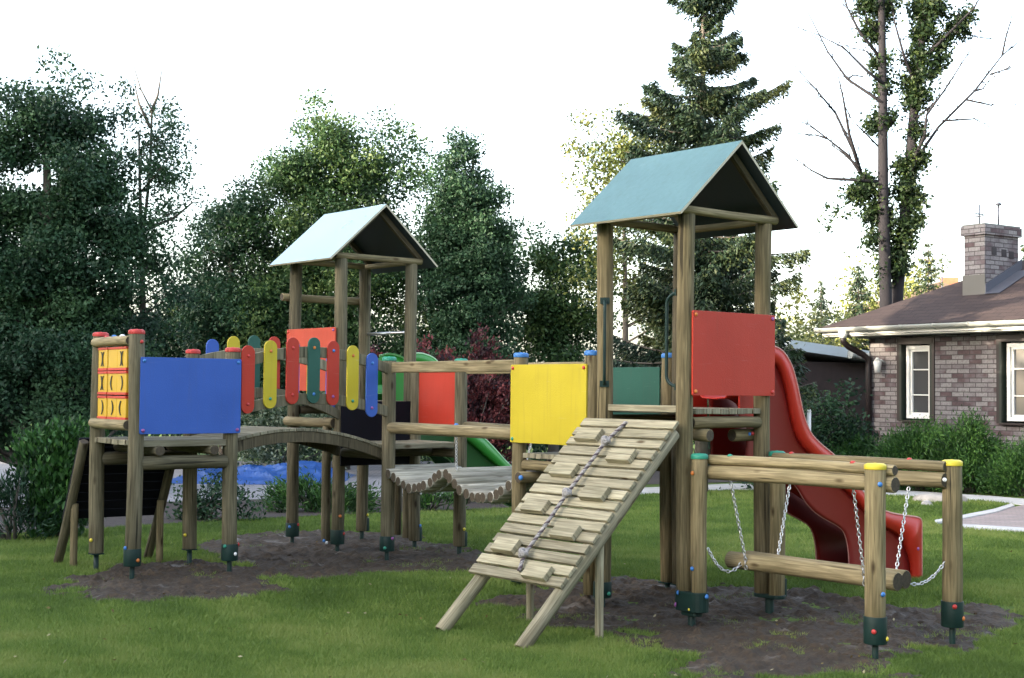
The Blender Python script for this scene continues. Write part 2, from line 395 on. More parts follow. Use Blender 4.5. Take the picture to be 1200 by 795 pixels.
PM = 'postleft'; WD[0] = 'postleft'
T1 = root('play_tower', 'roofed timber play tower with orange panel and steel bar, behind the arched bridge', 'play tower', (-1.7648, 14.2275, 0), TH, 'roofed play towers')
t = T1
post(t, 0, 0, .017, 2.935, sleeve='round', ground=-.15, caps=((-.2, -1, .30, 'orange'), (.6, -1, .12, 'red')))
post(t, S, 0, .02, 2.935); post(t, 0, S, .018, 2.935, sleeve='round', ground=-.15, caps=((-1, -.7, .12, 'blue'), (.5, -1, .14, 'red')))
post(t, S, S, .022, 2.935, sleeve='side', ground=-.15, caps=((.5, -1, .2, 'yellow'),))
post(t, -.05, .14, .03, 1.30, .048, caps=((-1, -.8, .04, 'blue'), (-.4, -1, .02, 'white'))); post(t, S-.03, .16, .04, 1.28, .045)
deck(t, .07, S-.07, -.035, S+.035, 1.472, 'b', 8)
for b in (0, S): MB().log((.06, b, 1.365), (S-.06, b, 1.365), .045).build('deck_beam', WD, t)
MB().log((-.06, .0, 1.245), (-.06, S+.05, 1.245), .05).build('deck_beam', ['rail', 'end'], t)
MB().box((S/2, -.085, 1.14), (S+.06, .018, .66)).build('riser_board', 'navy', t)
panel(t, 'orange', (-.066, -.03, 1.57), (0, 1, 0), (-1, 0, 0), S+.07, .655, ('purple', 'red', 'purple', 'red'))
g = MB().log((-.13, S+.075, 2.575), (S+.05, S+.075, 2.575), .042).build('guard_rail', ['rail', 'end'], t); 
MB().tube([(S, .05, 2.205), (S, S-.05, 2.205)], .016, 10).tube([(S, .055, 2.205), (S, .07, 2.205)], .028, 10).build('steel_bar', 'steel', t)
tower_roof(t, 'roofsheen')

# ------------------------------------------------------------------ platforms without a roof
PM = 'post'; WD[0] = 'post'
G = root('play_platform', 'low timber platform with yellow panel and blue post caps beside the roofed tower', 'play platform', (1.3042-.64*(S+.14), 10.3793+.7684*(S+.14), 0), TH, 'open play platforms')
t = G
post(t, 0, 0, -.03, 1.895, .06, cap='blue'); post(t, S, 0, .0, 1.895, .06, cap='blue', sleeve='stake')
post(t, 0, S, -.02, 1.89, .062, cap='blue', sleeve='round', sh=.1); post(t, S, S, .0, 1.8, .06, sleeve='stake')
deck(t, -.03, S+.03, .065, S-.065, 1.068, 'a', 9)
MB().log((.0, .05, .965), (.0, S-.06, .965), .045).build('deck_beam', WD, t); MB().log((S, .05, .965), (S, S-.06, .965), .045).build('deck_beam', WD, t)
g = MB().log((-.12, S-.12, .865), (S+.1, S-.12, .865), .05).build('deck_beam', WD, t); knob(g, (-.12, S-.155, .865), (-1, -.35, 0), 'blue', .026)
panel(t, 'yellow', (-.064, -.02, 1.155), (0, 1, 0), (-1, 0, 0), S+.06, .66, ('red', 'red', 'purple', 'green'))
panel(t, 'green', (S-.05, .06, 1.16), (0, 1, 0), (1, 0, 0), S-.12, .645, None)
MB().log((-.03, -.0, 1.74), (-.03, S, 1.74), .035).build('guard_rail', ['rail', 'end'], t)

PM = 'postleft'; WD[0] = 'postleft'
Q = root('play_platform', 'low timber platform with red panel and green post caps between the two bridges', 'play platform', (-1.197, 13.546, 0), TH, 'open play platforms')
t = Q
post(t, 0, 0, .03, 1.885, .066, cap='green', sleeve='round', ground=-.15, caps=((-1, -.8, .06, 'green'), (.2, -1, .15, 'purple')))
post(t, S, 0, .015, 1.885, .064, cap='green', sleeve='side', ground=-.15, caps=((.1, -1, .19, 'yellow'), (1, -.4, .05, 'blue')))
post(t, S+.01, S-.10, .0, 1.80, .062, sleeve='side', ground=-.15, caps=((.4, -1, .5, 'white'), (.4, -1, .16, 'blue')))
deck(t, .0, S, .06, S-.11, 1.062, 'b', 9)
MB().box((S/2, .03, 1.035), (S-.12, .035, .05)).build('edge_board', 'deck', t, .004)
MB().log((.05, S/2, .96), (S-.05, S/2, .96), .05).build('deck_beam', WD, t)
MB().log((.0, .05, .95), (.0, S-.1, .95), .05).build('deck_beam', WD, t); MB().log((S, .05, .95), (S, S-.16, .95), .05).build('deck_beam', WD, t)
panel(t, 'red', (S-.012, .062, 1.225), (0, 1, 0), (1, 0, 0), S-.24, .56, None, label='orange red panel on the far side of the platform')
MB().box((S, S/2-.03, 1.80), (.035, S-.2, .05)).build('guard_rail', 'rail', t, .004)

TL = .626
Lr = root('play_platform', 'timber platform with blue panel, red post caps and yellow noughts and crosses blocks', 'play platform', (-3.2027, 11.8182, 0), TL, 'open play platforms')
t = Lr
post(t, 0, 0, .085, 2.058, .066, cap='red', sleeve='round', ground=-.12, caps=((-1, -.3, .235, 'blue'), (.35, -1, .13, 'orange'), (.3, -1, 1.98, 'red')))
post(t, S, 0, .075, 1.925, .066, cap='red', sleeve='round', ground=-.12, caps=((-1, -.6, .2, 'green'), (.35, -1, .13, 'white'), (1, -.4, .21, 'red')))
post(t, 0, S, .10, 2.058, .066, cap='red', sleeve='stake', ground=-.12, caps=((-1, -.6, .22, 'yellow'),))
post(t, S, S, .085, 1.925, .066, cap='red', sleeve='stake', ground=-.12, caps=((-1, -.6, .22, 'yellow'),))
deck(t, -.045, S+.03, .0, S+.02, 1.14, 'a', 10, th=.045)
MB().box((S/2, -.022, 1.112), (S-.13, .03, .055)).build('edge_board', 'deck', t, .004)
MB().log((.05, .0, .945), (S-.05, .0, .945), .06).build('deck_beam', WD, t); MB().log((.02, S, .945), (S-.02, S, .945), .06).build('deck_beam', WD, t)
for a in (.2, .7): MB().log((a, -.07, 1.05), (a, S+.06, 1.05), .045).build('deck_beam', WD, t)
panel(t, 'blue', (.012, -.066, 1.195), (1, 0, 0), (0, -1, 0), S+.035, .655, ('blue', 'blue', 'purple', 'purple'))
g = MB().log((-.05, .02, 1.99), (-.05, S+.0, 1.99), .042).build('guard_rail', ['rail', 'end'], t)
for b, c in ((.58, 'red'), (.40, 'blue'), (.2, 'white')): knob(g, (-.05, b, 2.028), (0, 0, 1), c, .03)
MB().log((-.055, .02, 1.27), (-.055, S+.0, 1.27), .045).build('guard_rail', ['rail', 'end'], t)
def arc_stroke(mb, cy, cz, kind, h=.125):
    # a curved black stroke standing on the front face (normal -a); bulges left or right
    sgn = -1 if kind == '(' else 1
    pts_o, pts_i = [], []
    for k in range(9):
        w = -1+2*k/8; z = cz+w*h/2; bul = (1-w*w)*.030
        y = cy-sgn*bul          # b runs to the left seen from the front
        wd = .014*(1-abs(w)*.3)
        pts_o.append((y+wd, z)); pts_i.append((y-wd, z))
    mb.prism(pts_o+pts_i[::-1], (-.049, 0, 0), (0, 1, 0), (0, 0, 1), (-1, 0, 0), .003)
rows = ((1.84, ((')', '('), (')', '('), None)), (1.628, ((')', '('), ('(',), (')',))), (1.412, ((')',), (')',), ('(',))))
for zc, syms in rows:
    MB().tube([(-.0, .03, zc), (-.0, S-.03, zc)], .012, 8).build('axle', 'steel', t)
    for k, sy in enumerate(syms):
        bc = (.69, .44, .215)[k]
        mb = MB(); mb.box((-.0, bc, zc), (.09, .226, .165)); bl = mb.build('game_block', 'ttyel', t, .006)
        rm = MB(); rm.box((-.0, bc, zc+.092), (.10, .229, .022)).build('block_rim', 'ttred', bl, .003); MB().box((-.0, bc, zc-.092), (.10, .229, .022)).build('block_rim', 'ttred', bl, .003)
        if k == 1 and zc > 1.8: sy = None
        if k == 2 and zc > 1.8: sy = (')', '(')
        if sy:
            st = MB()
            if len(sy) == 2: arc_stroke(st, bc+.03, zc, ')'); arc_stroke(st, bc-.03, zc, '(')
            else: arc_stroke(st, bc, zc, sy[0])
            for v in st.v: v.x += .0015
            st.build('painted_mark', 'ttblk', bl)

# ------------------------------------------------------------------ arched bridge
BR = root('arched_bridge', 'arched timber footbridge with red, yellow, green and blue rounded pales', 'footbridge', (-2.484, 12.338, 0), .7536)
t = BR; LB = 1.765
def archz(a): s_ = a/LB; return 1.12-.085*s_+.145*4*s_*(1-s_)*(1+.1*(.5-s_))
mb = MB(); n = 22; b0, b1 = .055, S-.06
aa = [(.02+(LB-.04)*k/n) for k in range(n+1)]
for k in range(n):
    p0 = Vector((aa[k], 0, archz(aa[k]))); p1 = Vector((aa[k+1], 0, archz(aa[k+1]))); d = (p1-p0); L = d.length; d.normalize(); nn = Vector((-d.z, 0, d.x))
    c = (p0+p1)/2-nn*.014+Vector((0, (b0+b1)/2+random.uniform(-.005, .005), 0))
    mb.box(c, (L-.007, b1-b0, .028), (d, Vector((0, 1, 0)), nn))
mb.build('deck', 'deck', t, .003)
for b in (b0+.035, b1-.035):
    P0 = []; P1 = []
    out = [(a, archz(a)-.031) for a in aa]+[(a, archz(a)-.031-.10) for a in reversed(aa)]
    MB().prism(out, (0, b-.025, 0), (1, 0, 0), (0, 0, 1), (0, 1, 0), .05).build('arch_beam', 'postdark', t, .004)
def railz(a, z0, h): s_ = a/LB; return z0+h*4*s_*(1-s_)-.02*s_
def curved_rail(b, z0, h, a0, a1, w=.10, th=.04, name='handrail'):
    A = [a0+(a1-a0)*k/12 for k in range(13)]
    out = [(a, railz(a, z0, h)+w/2) for a in A]+[(a, railz(a, z0, h)-w/2) for a in reversed(A)]
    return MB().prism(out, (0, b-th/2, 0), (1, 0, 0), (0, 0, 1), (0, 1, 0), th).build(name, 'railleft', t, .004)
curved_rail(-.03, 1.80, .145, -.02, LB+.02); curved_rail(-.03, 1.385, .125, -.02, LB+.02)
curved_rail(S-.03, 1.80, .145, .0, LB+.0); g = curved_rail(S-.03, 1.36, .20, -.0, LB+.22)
knob(g, (1.9, S-.06, 1.31), (0, -1, 0), 'blue', .022)
def pale(a, zc, h, col, b, nd, kn, w=.135, th=.018):
    out = []; r = w/2
    for k in range(13): q = PI*k/12; out.append((a+r*math.cos(q), zc+h/2-r+r*math.sin(q)))
    for k in range(13): q = PI+PI*k/12; out.append((a+r*math.cos(q), zc-h/2+r+r*math.sin(q)))
    o = MB().prism(out, (0, b, 0), (1, 0, 0), (0, 0, 1), (0, nd, 0), th).build('pale', col, t, .003, label={'red': 'red', 'yellow': 'yellow', 'green': 'dark green', 'blue': 'blue'}[col]+' rounded pale')
    for z, c in ((zc+.21, kn[0]), (zc-.22, kn[1])): knob(o, (a, b+nd*th, z), (0, nd, 0), c, .018)
for (a, z1, z0), c, kn in zip(((.12, 1.975, 1.366), (.355, 2.028, 1.411), (.594, 2.062, 1.45), (.83, 2.07, 1.458), (1.048, 2.045, 1.438), (1.277, 2.008, 1.393), (1.507, 1.941, 1.327)),
                             ('red', 'yellow', 'red', 'green', 'red', 'yellow', 'blue'), (('red', 'red'), ('orange', 'green'), ('red', 'red'), ('orange', 'blue'), ('blue', 'purple'), ('orange', 'green'), ('blue', 'purple'))):
    pale(a, (z1+z0)/2, z1-z0, c, -.052, -1, kn)
for k, c in enumerate(('blue', 'yellow', 'green', 'red', 'blue', 'yellow', 'blue')):
    a = .33+k*.232; pale(a, railz(a, 1.60, .15)+.06, .62, c, S+.0, 1, ('red', 'blue'))

# ------------------------------------------------------------------ log bridge
LG = root('log_bridge', 'sagging bridge of short round logs hung on chain, with timber rails', 'footbridge', (-1.197, 13.546, 0), -.9255)
t = LG; LL = 2.121
prof = [(-.02, .82), (.08, .79), (.2, .745), (.32, .70), (.45, .665), (.6, .668), (.75, .715), (.9, .79), (1.0, .835), (1.08, .83), (1.18, .775), (1.3, .70), (1.45, .655), (1.6, .64), (1.75, .662), (1.9, .72), (2.02, .785), (2.12, .82)]
P = [Vector((a, 0, z)) for a, z in prof]; D = [0]
for i in range(1, len(P)): D.append(D[-1]+(P[i]-P[i-1]).length)
n = 25
for k in range(n):
    d = .03+(D[-1]-.06)*k/(n-1); i = max(j for j in range(len(D)) if D[j] <= d); i = min(i, len(P)-2); p = P[i].lerp(P[i+1], (d-D[i])/(D[i+1]-D[i]))
    e = random.uniform(-.012, .012); r = .049*random.uniform(.93, 1.05); s1 = Vector((random.uniform(-.006, .006), 0, random.uniform(-.006, .006)))
    MB().log((p.x+s1.x, -.05+e, p.z+s1.z), (p.x-s1.x, S-.08+e, p.z), r, 14).build('log', ['silver', 'end'], t)
def chain(parent, pts, r=.0048, ln=.040, w=.0105, label=None):
    """real links along the polyline, every second one turned by a quarter"""
    P = [Vector(p) for p in pts]; D = [0]
    for i in range(1, len(P)): D.append(D[-1]+(P[i]-P[i-1]).length)
    step = ln*.74; n = max(2, int(D[-1]/step)); mb = MB()
    for k in range(n+1):
        d = D[-1]*k/n; i = min(max(j for j in range(len(D)) if D[j] <= d), len(P)-2)
        p = P[i].lerp(P[i+1], (d-D[i])/max(1e-6, D[i+1]-D[i])); tt = (P[i+1]-P[i]).normalized()
        a = tt.orthogonal().normalized(); b = tt.cross(a); w0 = .5+(k % 2)*PI/2; x = a*math.cos(w0)+b*math.sin(w0)
        R = []
        for j in range(10):
            q = 2*PI*j/10; R.append(p+tt*(ln/2-r)*math.sin(q)*(1 if abs(math.sin(q)) > .3 else 1)+x*w*math.copysign(abs(math.cos(q))**.7, math.cos(q)))
        mb.tube(R, r, 5, False, closed=True)
    return mb.build('chain', 'chain', parent)
def swag(p0, p1, drop, n=14):
    p0, p1 = Vector(p0), Vector(p1); return [p0.lerp(p1, k/n)-Vector((0, 0, drop*4*(k/n)*(1-k/n))) for k in range(n+1)]
for b in (0, S):
    MB().box((LL/2, b, 1.808), (LL-.14, .05, .105)).build('handrail', 'rail', t, .012)
    g = MB().log((.05, b, 1.222), (LL-.05, b, 1.222), .055).build('lower_rail', ['rail', 'end'], t); knob(g, (1.16, b, 1.275), (0, 0, 1), 'blue', .026)
    chain(t, [(1.16, b, 1.17), (1.10, b+(.05 if b == 0 else -.05), .875)])
    for i0, i1 in ((0, 8), (8, len(P)-1)):
        chain(t, [(p.x, b+(.12 if b == 0 else -.22), p.z-.05) for p in P[i0:i1+1]])

# ------------------------------------------------------------------ ramps
RP = root('climbing_ramp', 'steep plank climbing ramp with foot blocks and knotted rope in front of the roofed tower', 'climbing ramp', (1.3042, 10.3793, 0), TH)
t = RP
dr = Vector((1.5, 0, 1.46)).normalized(); nr = Vector((-dr.z, 0, dr.x)); yb = Vector((0, 1, 0))
base = Vector((-1.575, 0, -.115))
def rp(s_, b, off): return base+dr*s_+nr*off+Vector((0, b, 0))
for b in (.0, S): MB().log(rp(-.035, b, .0), rp(2.02, b, .0), .052, 18, wob=.01).build('side_rail', ['plank', 'end'], t)
# planks: measured along the slope
s_lo, s_hi, n = .50, 2.03, 16
for k in range(n):
    s_ = s_lo+(s_hi-s_lo)*k/(n-1); tw = random.uniform(-.006, .006)
    ax = (dr+Vector((0, tw, 0)), yb-Vector((tw, 0, 0)), nr)
    w = .081*random.uniform(.95, 1.04)
    MB().box(rp(s_, S/2+random.uniform(-.008, .008)+.01, .052+.013), (w, S+.125, .027), ax).build('plank', 'plank', t, .004)
for col_b, ss in ((.712, (-.255, -.525, -.792, -1.075)), (.23, (-.395, -.668, -.937, -1.209))):
    for a in ss:
        s_ = (a+1.575)/dr.x+.02
        MB().box(rp(s_, col_b+random.uniform(-.015, .015), .052+.027+.024), (.115, .245, .045), (dr, yb, nr)).build('foot_block', 'plank', t, .004)
def rope(parent, pts, r=.0135, pitch=.07):
    P = [Vector(p) for p in pts]; mb = MB()
    D = [0]
    for i in range(1, len(P)): D.append(D[-1]+(P[i]-P[i-1]).length)
    N = int(D[-1]/.008)
    for st in range(3):
        Q = []
        for k in range(N+1):
            d = D[-1]*k/N; i = min(max(j for j in range(len(D)) if D[j] <= d), len(P)-2); p = P[i].lerp(P[i+1], (d-D[i])/(D[i+1]-D[i])); tt = (P[i+1]-P[i]).normalized()
            a = tt.orthogonal().normalized(); b = tt.cross(a); w = 2*PI*(d/pitch+st/3); Q.append(p+(a*math.cos(w)+b*math.sin(w))*r*.55)
        mb.tube(Q, r*.62, 6)
        if st == 2:
            for q in range(len(mb.mi)-len(Q)*6, len(mb.mi)): mb.mi[q] = 1
    return mb.build('rope', ['rope', 'ropedark'], parent)
ofs = .052+.027+.02
rpts = [rp(2.05, .45, .02), rp(2.02, .45, ofs-.01), rp(1.95, .449, ofs), rp(1.78, .455, ofs+.03), rp(1.5, .452, ofs+.032), rp(1.24, .457, ofs+.03), rp(.9, .452, ofs+.02), rp(.65, .449, ofs+.02), rp(.56, .42, ofs+.005), rp(.52, .41, ofs-.0)]
ro = rope(t, rpts)
for s_, bb in ((1.78, .455), (1.24, .457), (.65, .449)):
    kn = MB(); c = rp(s_, bb, ofs+.035)
    for q in range(3):
        ax1 = [dr, yb, nr][q]; ax2 = [yb, nr, dr][q]; R = []
        for j in range(12):
            w = 2*PI*j/12; R.append(c+(ax1*math.cos(w)+ax2*math.sin(w))*.026+[nr, dr, yb][q]*.008*math.sin(2*w))
        kn.tube(R, .0165, 8, False, closed=True)
    kn.build('knot', 'rope', ro)
for a, b in ((-.873, .0), (-.752, S)):
    zt = base.z+(a-base.x)*1.46/1.5-.03
    MB().log((a, b, -.25), (a, b, zt), .031, 12).build('support_post', ['plank', 'end'], t)

R2 = root('climbing_ramp', 'dark climbing ramp seen from below behind the blue panelled platform', 'climbing ramp', (-3.2027, 11.8182, 0), TL)
t = R2
for a in (-.11, .765): MB().log((a, S+.73, -.07), (a, S+.06, 1.10), .043).build('side_rail', WD, t)
dd = Vector((0, -.67, 1.17)).normalized(); n2 = Vector((0, -dd.z, dd.y))
mb = MB()
for k in range(9):
    c = Vector((.327, S+.73, -.07))+dd*(.52+k*.098)-n2*.055
    mb.box(c, (.93, .092, .025), (Vector((1, 0, 0)), dd, n2))
mb.build('ramp_board', 'navy', t, .003)
for a in (-.08, .74): MB().log((a, 1.25, -.15), (a, 1.25, .52), .034, 12).build('support_post', ['post', 'end'], t)

# ------------------------------------------------------------------ slides
OUT = [(.98, 1.965), (1.10, 1.99), (1.217, 1.977), (1.339, 1.933), (1.442, 1.829), (1.506, 1.697), (1.553, 1.563), (1.609, 1.404), (1.697, 1.268), (1.825, 1.174), (2.033, 1.06), (2.2, .93), (2.38, .774), (2.57, .645), (2.758, .56), (2.995, .515), (3.21, .487), (3.284, .462), (3.296, .40), (3.296, .2), (3.296, -.075)]
INN = [(.98, 1.86), (1.10, 1.885), (1.213, 1.871), (1.321, 1.813), (1.403, 1.671), (1.45, 1.54), (1.485, 1.42), (1.55, 1.27), (1.63, 1.17), (1.762, 1.08), (1.95, .96), (2.1, .85), (2.338, .70), (2.478, .59), (2.7, .46), (2.90, .385), (3.05, .30), (3.10, .227), (3.15, .14), (3.18, .05), (3.19, -.075)]
LOW = [(.98, .93), (1.15, .93), (1.3, .91), (1.45, .88), (1.611, .831), (1.763, .676), (1.937, .561), (2.2, .453), (2.30, .37), (2.35, .20), (2.361, -.075)]
BED = [(.80, 1.478), (1.05, 1.475), (1.2, 1.44), (1.32, 1.32), (1.42, 1.15), (1.52, .99), (1.65, .85), (1.8, .74), (2.0, .64), (2.3, .50), (2.6, .35), (2.85, .26), (3.1, .225), (3.25, .21)]
def smooth_poly(P, sub=4):
    out = []
    for i in range(len(P)-1):
        p0, p1, p2, p3 = P[max(i-1, 0)], P[i], P[i+1], P[min(i+2, len(P)-1)]
        for k in range(sub):
            u = k/sub; out.append(tuple(.5*(2*p1[j]+(p2[j]-p0[j])*u+(2*p0[j]-5*p1[j]+4*p2[j]-p3[j])*u*u+(3*p1[j]-p0[j]-3*p2[j]+p3[j])*u**3) for j in (0, 1)))
    return out+[P[-1]]
def slide(loc, col, rim, label, low=None):
    t = root('slide', label, 'slide', loc, TH, 'plastic slides')
    o_, i_, l_, bd = smooth_poly(OUT), smooth_poly(INN), smooth_poly(low or LOW), smooth_poly(BED)
    for side, b in ((-1, .17), (1, .17+.55)):
        # flange: broad outer band, stands proud of the recessed wall
        mb = MB(); yo = b; yi = b-side*.05      # wall recessed towards the chute
        n = len(o_)
        rows = [[(a, yo-side*.012, z) for a, z in o_], [(a, yo, z) for a, z in o_], [(a, yo, z) for a, z in i_], [(a*1+(.0), yi, z-.012) for a, z in i_]]
        mb.grid(rows, True, flip=(side > 0))
        fl = mb.build('flange', col, t)
        so = fl.modifiers.new('thickness', 'SOLIDIFY'); so.thickness = .008; so.offset = -1
        rm = MB(); rm.tube([(a, yo+side*.001, z) for a, z in o_], .0085, 8).tube([(a, yo+side*.001, z) for a, z in i_], .005, 6); rm.build('flange_rim', rim, fl)
        # recessed wall between flange inner line and lower line
        m2 = MB(); N = 50
        def samp(Pl, u):
            d = [0]
            for q in range(1, len(Pl)): d.append(d[-1]+math.dist(Pl[q], Pl[q-1]))
            x = u*d[-1]; q = min(max(j for j in range(len(d)) if d[j] <= x), len(Pl)-2); w = (x-d[q])/max(1e-6, d[q+1]-d[q]); return tuple(Pl[q][j]*(1-w)+Pl[q+1][j]*w for j in (0, 1))
        R_ = []
        for v in (0, .12, .5, .9, 1):
            row = []
            for k in range(N+1):
                p, q = samp(i_, k/N), samp(l_, k/N)
                yy = yi-side*.05*v**.8
                row.append((p[0]*(1-v)+q[0]*v, yy, (p[1]-.012)*(1-v)+q[1]*v))
            R_.append(row)
        m2.grid(R_, True, flip=(side > 0))
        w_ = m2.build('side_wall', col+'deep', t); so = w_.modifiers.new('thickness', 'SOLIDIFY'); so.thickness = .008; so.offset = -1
        e = MB(); e.tube([(a, yi-side*.049, z) for a, z in l_], .006, 6); e.build('lower_rim', rim, w_)
    mb = MB(); rows = []
    for a, z in bd:
        z += .07; rows.append([(a, .17+.10, z+.09), (a, .17+.115, z+.035), (a, .17+.15, z), (a, .17+.275, z-.008), (a, .17+.40, z), (a, .17+.435, z+.035), (a, .17+.45, z+.09)])
    mb.grid(rows, True); ch = mb.build('chute', col, t); so = ch.modifiers.new('thickness', 'SOLIDIFY'); so.thickness = .01
    # entry cheeks reaching in to the deck
    for b in (.175, .715):
        out = [(.80, 1.40), (1.02, 1.36), (1.02, 1.965), (.95, 1.93), (.86, 1.84), (.80, 1.70)]
        MB().prism(out, (0, b-.006, 0), (1, 0, 0), (0, 0, 1), (0, 1, 0), .012).build('entry_cheek', col, t, .003)
    knob(t, (3.235, .17-.0, .2), (0, -1, 0), 'purple', .022)
    MB().box((3.2, .445, .08), (.05, .44, .3)).build('end_foot', col, t, .004)
    return t
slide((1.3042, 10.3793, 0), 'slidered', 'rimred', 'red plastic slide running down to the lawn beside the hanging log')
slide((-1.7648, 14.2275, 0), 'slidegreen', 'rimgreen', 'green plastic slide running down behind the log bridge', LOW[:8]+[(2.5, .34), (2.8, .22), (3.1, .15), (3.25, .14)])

# ------------------------------------------------------------------ hanging log frame
PM = 'post'; WD[0] = 'post'
SW = root('swing_frame', 'low frame of four yellow and green capped posts with double beams beside the tower', 'log swing frame', (1.3042, 10.3793, 0), TH)
t = SW; bn, bf = -.14, -1.684
post(t, 0, bn, .12, 1.115, .06, cap='green', caps=((-1, .1, 1.0, 'orange'), (-1, .1, .30, 'blue')))
post(t, S, bn, .02, 1.115, .062, cap='green')
post(t, 0, bf, -.02, 1.115, .068, cap='yellow', sleeve='round', caps=((-1, -.55, .06, 'red'), (.35, -1, -.02+.03, 'yellow'), (-.6, -1, 1.01, 'blue'), (-.25, -1, .30, 'blue')), sh=.17)
post(t, S, bf, .0, 1.115, .068, cap='yellow', sleeve='round', caps=((-1, -1, .14, 'red'), (.3, -1, .055, 'orange'), (1, .3, .42, 'green')), sh=.17)
def stadium(a, b0, b1, r, n=8):
    out = []
    for k in range(n+1): q = -PI+PI*k/n; out.append((a+r*math.cos(q), b0+r*math.sin(q)))
    for k in range(n+1): q = PI*k/n; out.append((a+r*math.cos(q), b1+r*math.sin(q)))
    return out
sl = MB(); sl.prism(stadium(0, bn, 0, .073), (0, 0, -.02), (1, 0, 0), (0, 1, 0), (0, 0, 1), .145); sl.prism(stadium(0, bn+.03, -.03, .05), (0, 0, -.055), (1, 0, 0), (0, 1, 0), (0, 0, 1), .034)
sl.tube([(0, -.07, -.3), (0, -.07, -.05)], .03, 10)
so = sl.build('ground_anchor', 'metalgreen', t, .006)
for a, b, z, c in ((-.07, 0, .11, 'blue'), (-.072, .02, .02, 'purple'), (-.06, -.11, .0, 'yellow'), (.0, -.215, .10, 'blue')): knob(so, (a, b, z), (a if abs(a) > .01 else 0, b+.07, 0), c, .022)
sl = MB(); sl.prism(stadium(S, bn, 0, .070), (0, 0, .0), (1, 0, 0), (0, 1, 0), (0, 0, 1), .03); sl.tube([(S, -.07, -.3), (S, -.07, .0)], .035, 10); sl.prism(stadium(S+.06, bn, -.05, .04), (0, 0, .01), (1, 0, 0), (0, 1, 0), (0, 0, 1), .14)
sl.build('ground_anchor', 'metalgreen', t, .006)
for a, sg in ((0, 1), (S, -1)):
    g = MB().log((a+sg*.075, bn-.03+.0, 1.098), (a+sg*.075, bf-(.10 if a == 0 else .0), 1.098), .037, 16).build('upper_beam', ['rail', 'end'], t)
    for b in ((-.371, -1.453) if a == 0 else (-.342, -1.392)): knob(g, (a+sg*.075, b, 1.13), (0, 0, 1), 'green' if (a == 0 and b > -1) else 'red', .026)
    g = MB().log((a+sg*.08, bn-.03, 1.005), (a+sg*.08, bf-(.10 if a == 0 else .0), 1.005), .054, 18).build('lower_beam', ['rail', 'end'], t)
knob(g, (S-.12, bf-.02, 1.01), (-1, -.4, 0), 'white', .018)
def hang_log(label, a, b0, b1, cpairs, side, swags):
    h = root('hanging_log', label, 'balance log', (1.3042, 10.3793, 0), TH, 'logs hung on chains')
    MB().log((a, b0, .335), (a, b1, .333), .064, 20, wob=.006).build('log', ['rail', 'end'], h)
    for (at_, bt, bb) in cpairs:
        chain(h, [(at_, bt, .955), (a+side*.066, bb, .36), (a+side*.06, bb, .30)])
    for p0, p1, dp in swags: chain(h, swag(p0, p1, dp))
hang_log('round hanging log nearer the camera, on chains from the near beam', .374, -.11, -1.6, ((.08, -.371, -.32), (.08, -1.453, -1.371)), -1, (((.03, -.205, .44), (.31, -.27, .32), .10),))
hang_log('round hanging log behind the other, on chains from the far beam', .514, -.16, -1.57, ((S-.08, -.342, -.399), (S-.08, -1.392, -1.44)), 1, (((S-.07, bf+.02, .43), (.57, -1.56, .30), .05),))
EXPO = 2.75
# ------------------------------------------------------------------ planting helpers
def leafmat(name, dark, mid, light, rough=.55, trans=.25):
    m = bpy.data.materials.new(name); m.use_nodes = True; nt = m.node_tree; b = nt.nodes['Principled BSDF']
    at_ = nt.nodes.new('ShaderNodeAttribute'); at_.attribute_name = 'tone'
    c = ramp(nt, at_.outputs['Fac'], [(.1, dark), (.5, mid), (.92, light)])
    nt.links.new(c, b.inputs['Base Color']); b.inputs['Roughness'].default_value = rough; b.inputs['Specular IOR Level'].default_value = .35
    tr = nt.nodes.new('ShaderNodeBsdfTranslucent'); nt.links.new(c, tr.inputs['Color'])
    mx = nt.nodes.new('ShaderNodeMixShader'); mx.inputs[0].default_value = trans
    nt.links.new(b.outputs[0], mx.inputs[1]); nt.links.new(tr.outputs[0], mx.inputs[2])
    nt.links.new(mx.outputs[0], nt.nodes['Material Output'].inputs['Surface'])
    return m
def leaves(name, C, size, tone, material, parent=None, aspect=.55, direc=None, updir=0.0, dj=.5):
    """one small rhombic face per leaf"""
    C = np.asarray(C, float); n = len(C); size = np.broadcast_to(np.asarray(size, float), (n,)).reshape(n, 1)*RNG.uniform(.7, 1.25, (n, 1))
    if direc is None: A = RNG.normal(size=(n, 3)); A[:, 2] += updir
    else: A = direc+RNG.normal(size=(n, 3))*dj
    A /= np.linalg.norm(A, axis=1, keepdims=True)+1e-9
    B = np.cross(A, RNG.normal(size=(n, 3))); B /= np.linalg.norm(B, axis=1, keepdims=True)+1e-9
    N = np.cross(A, B)
    V = np.empty((n, 4, 3)); V[:, 0] = C-A*size*.5; V[:, 1] = C+B*size*aspect*.5+N*size*.06; V[:, 2] = C+A*size*.5; V[:, 3] = C-B*size*aspect*.5+N*size*.06
    me = bpy.data.meshes.new(name); me.vertices.add(n*4); me.vertices.foreach_set('co', V.reshape(-1).astype(np.float32))
    me.loops.add(n*4); me.loops.foreach_set('vertex_index', np.arange(n*4, dtype=np.int32))
    me.polygons.add(n); me.polygons.foreach_set('loop_start', np.arange(0, n*4, 4, dtype=np.int32)); me.polygons.foreach_set('loop_total', np.full(n, 4, np.int32))
    me.update(calc_edges=True)
    a = me.attributes.new('tone', 'FLOAT', 'FACE'); a.data.foreach_set('value', np.clip(np.broadcast_to(tone, (n,)), 0, 1).astype(np.float32))
    me.materials.append(material); o = bpy.data.objects.new(name, me); COL.objects.link(o)
    if parent is not None: o.parent = parent
    return o
BT0 = .45
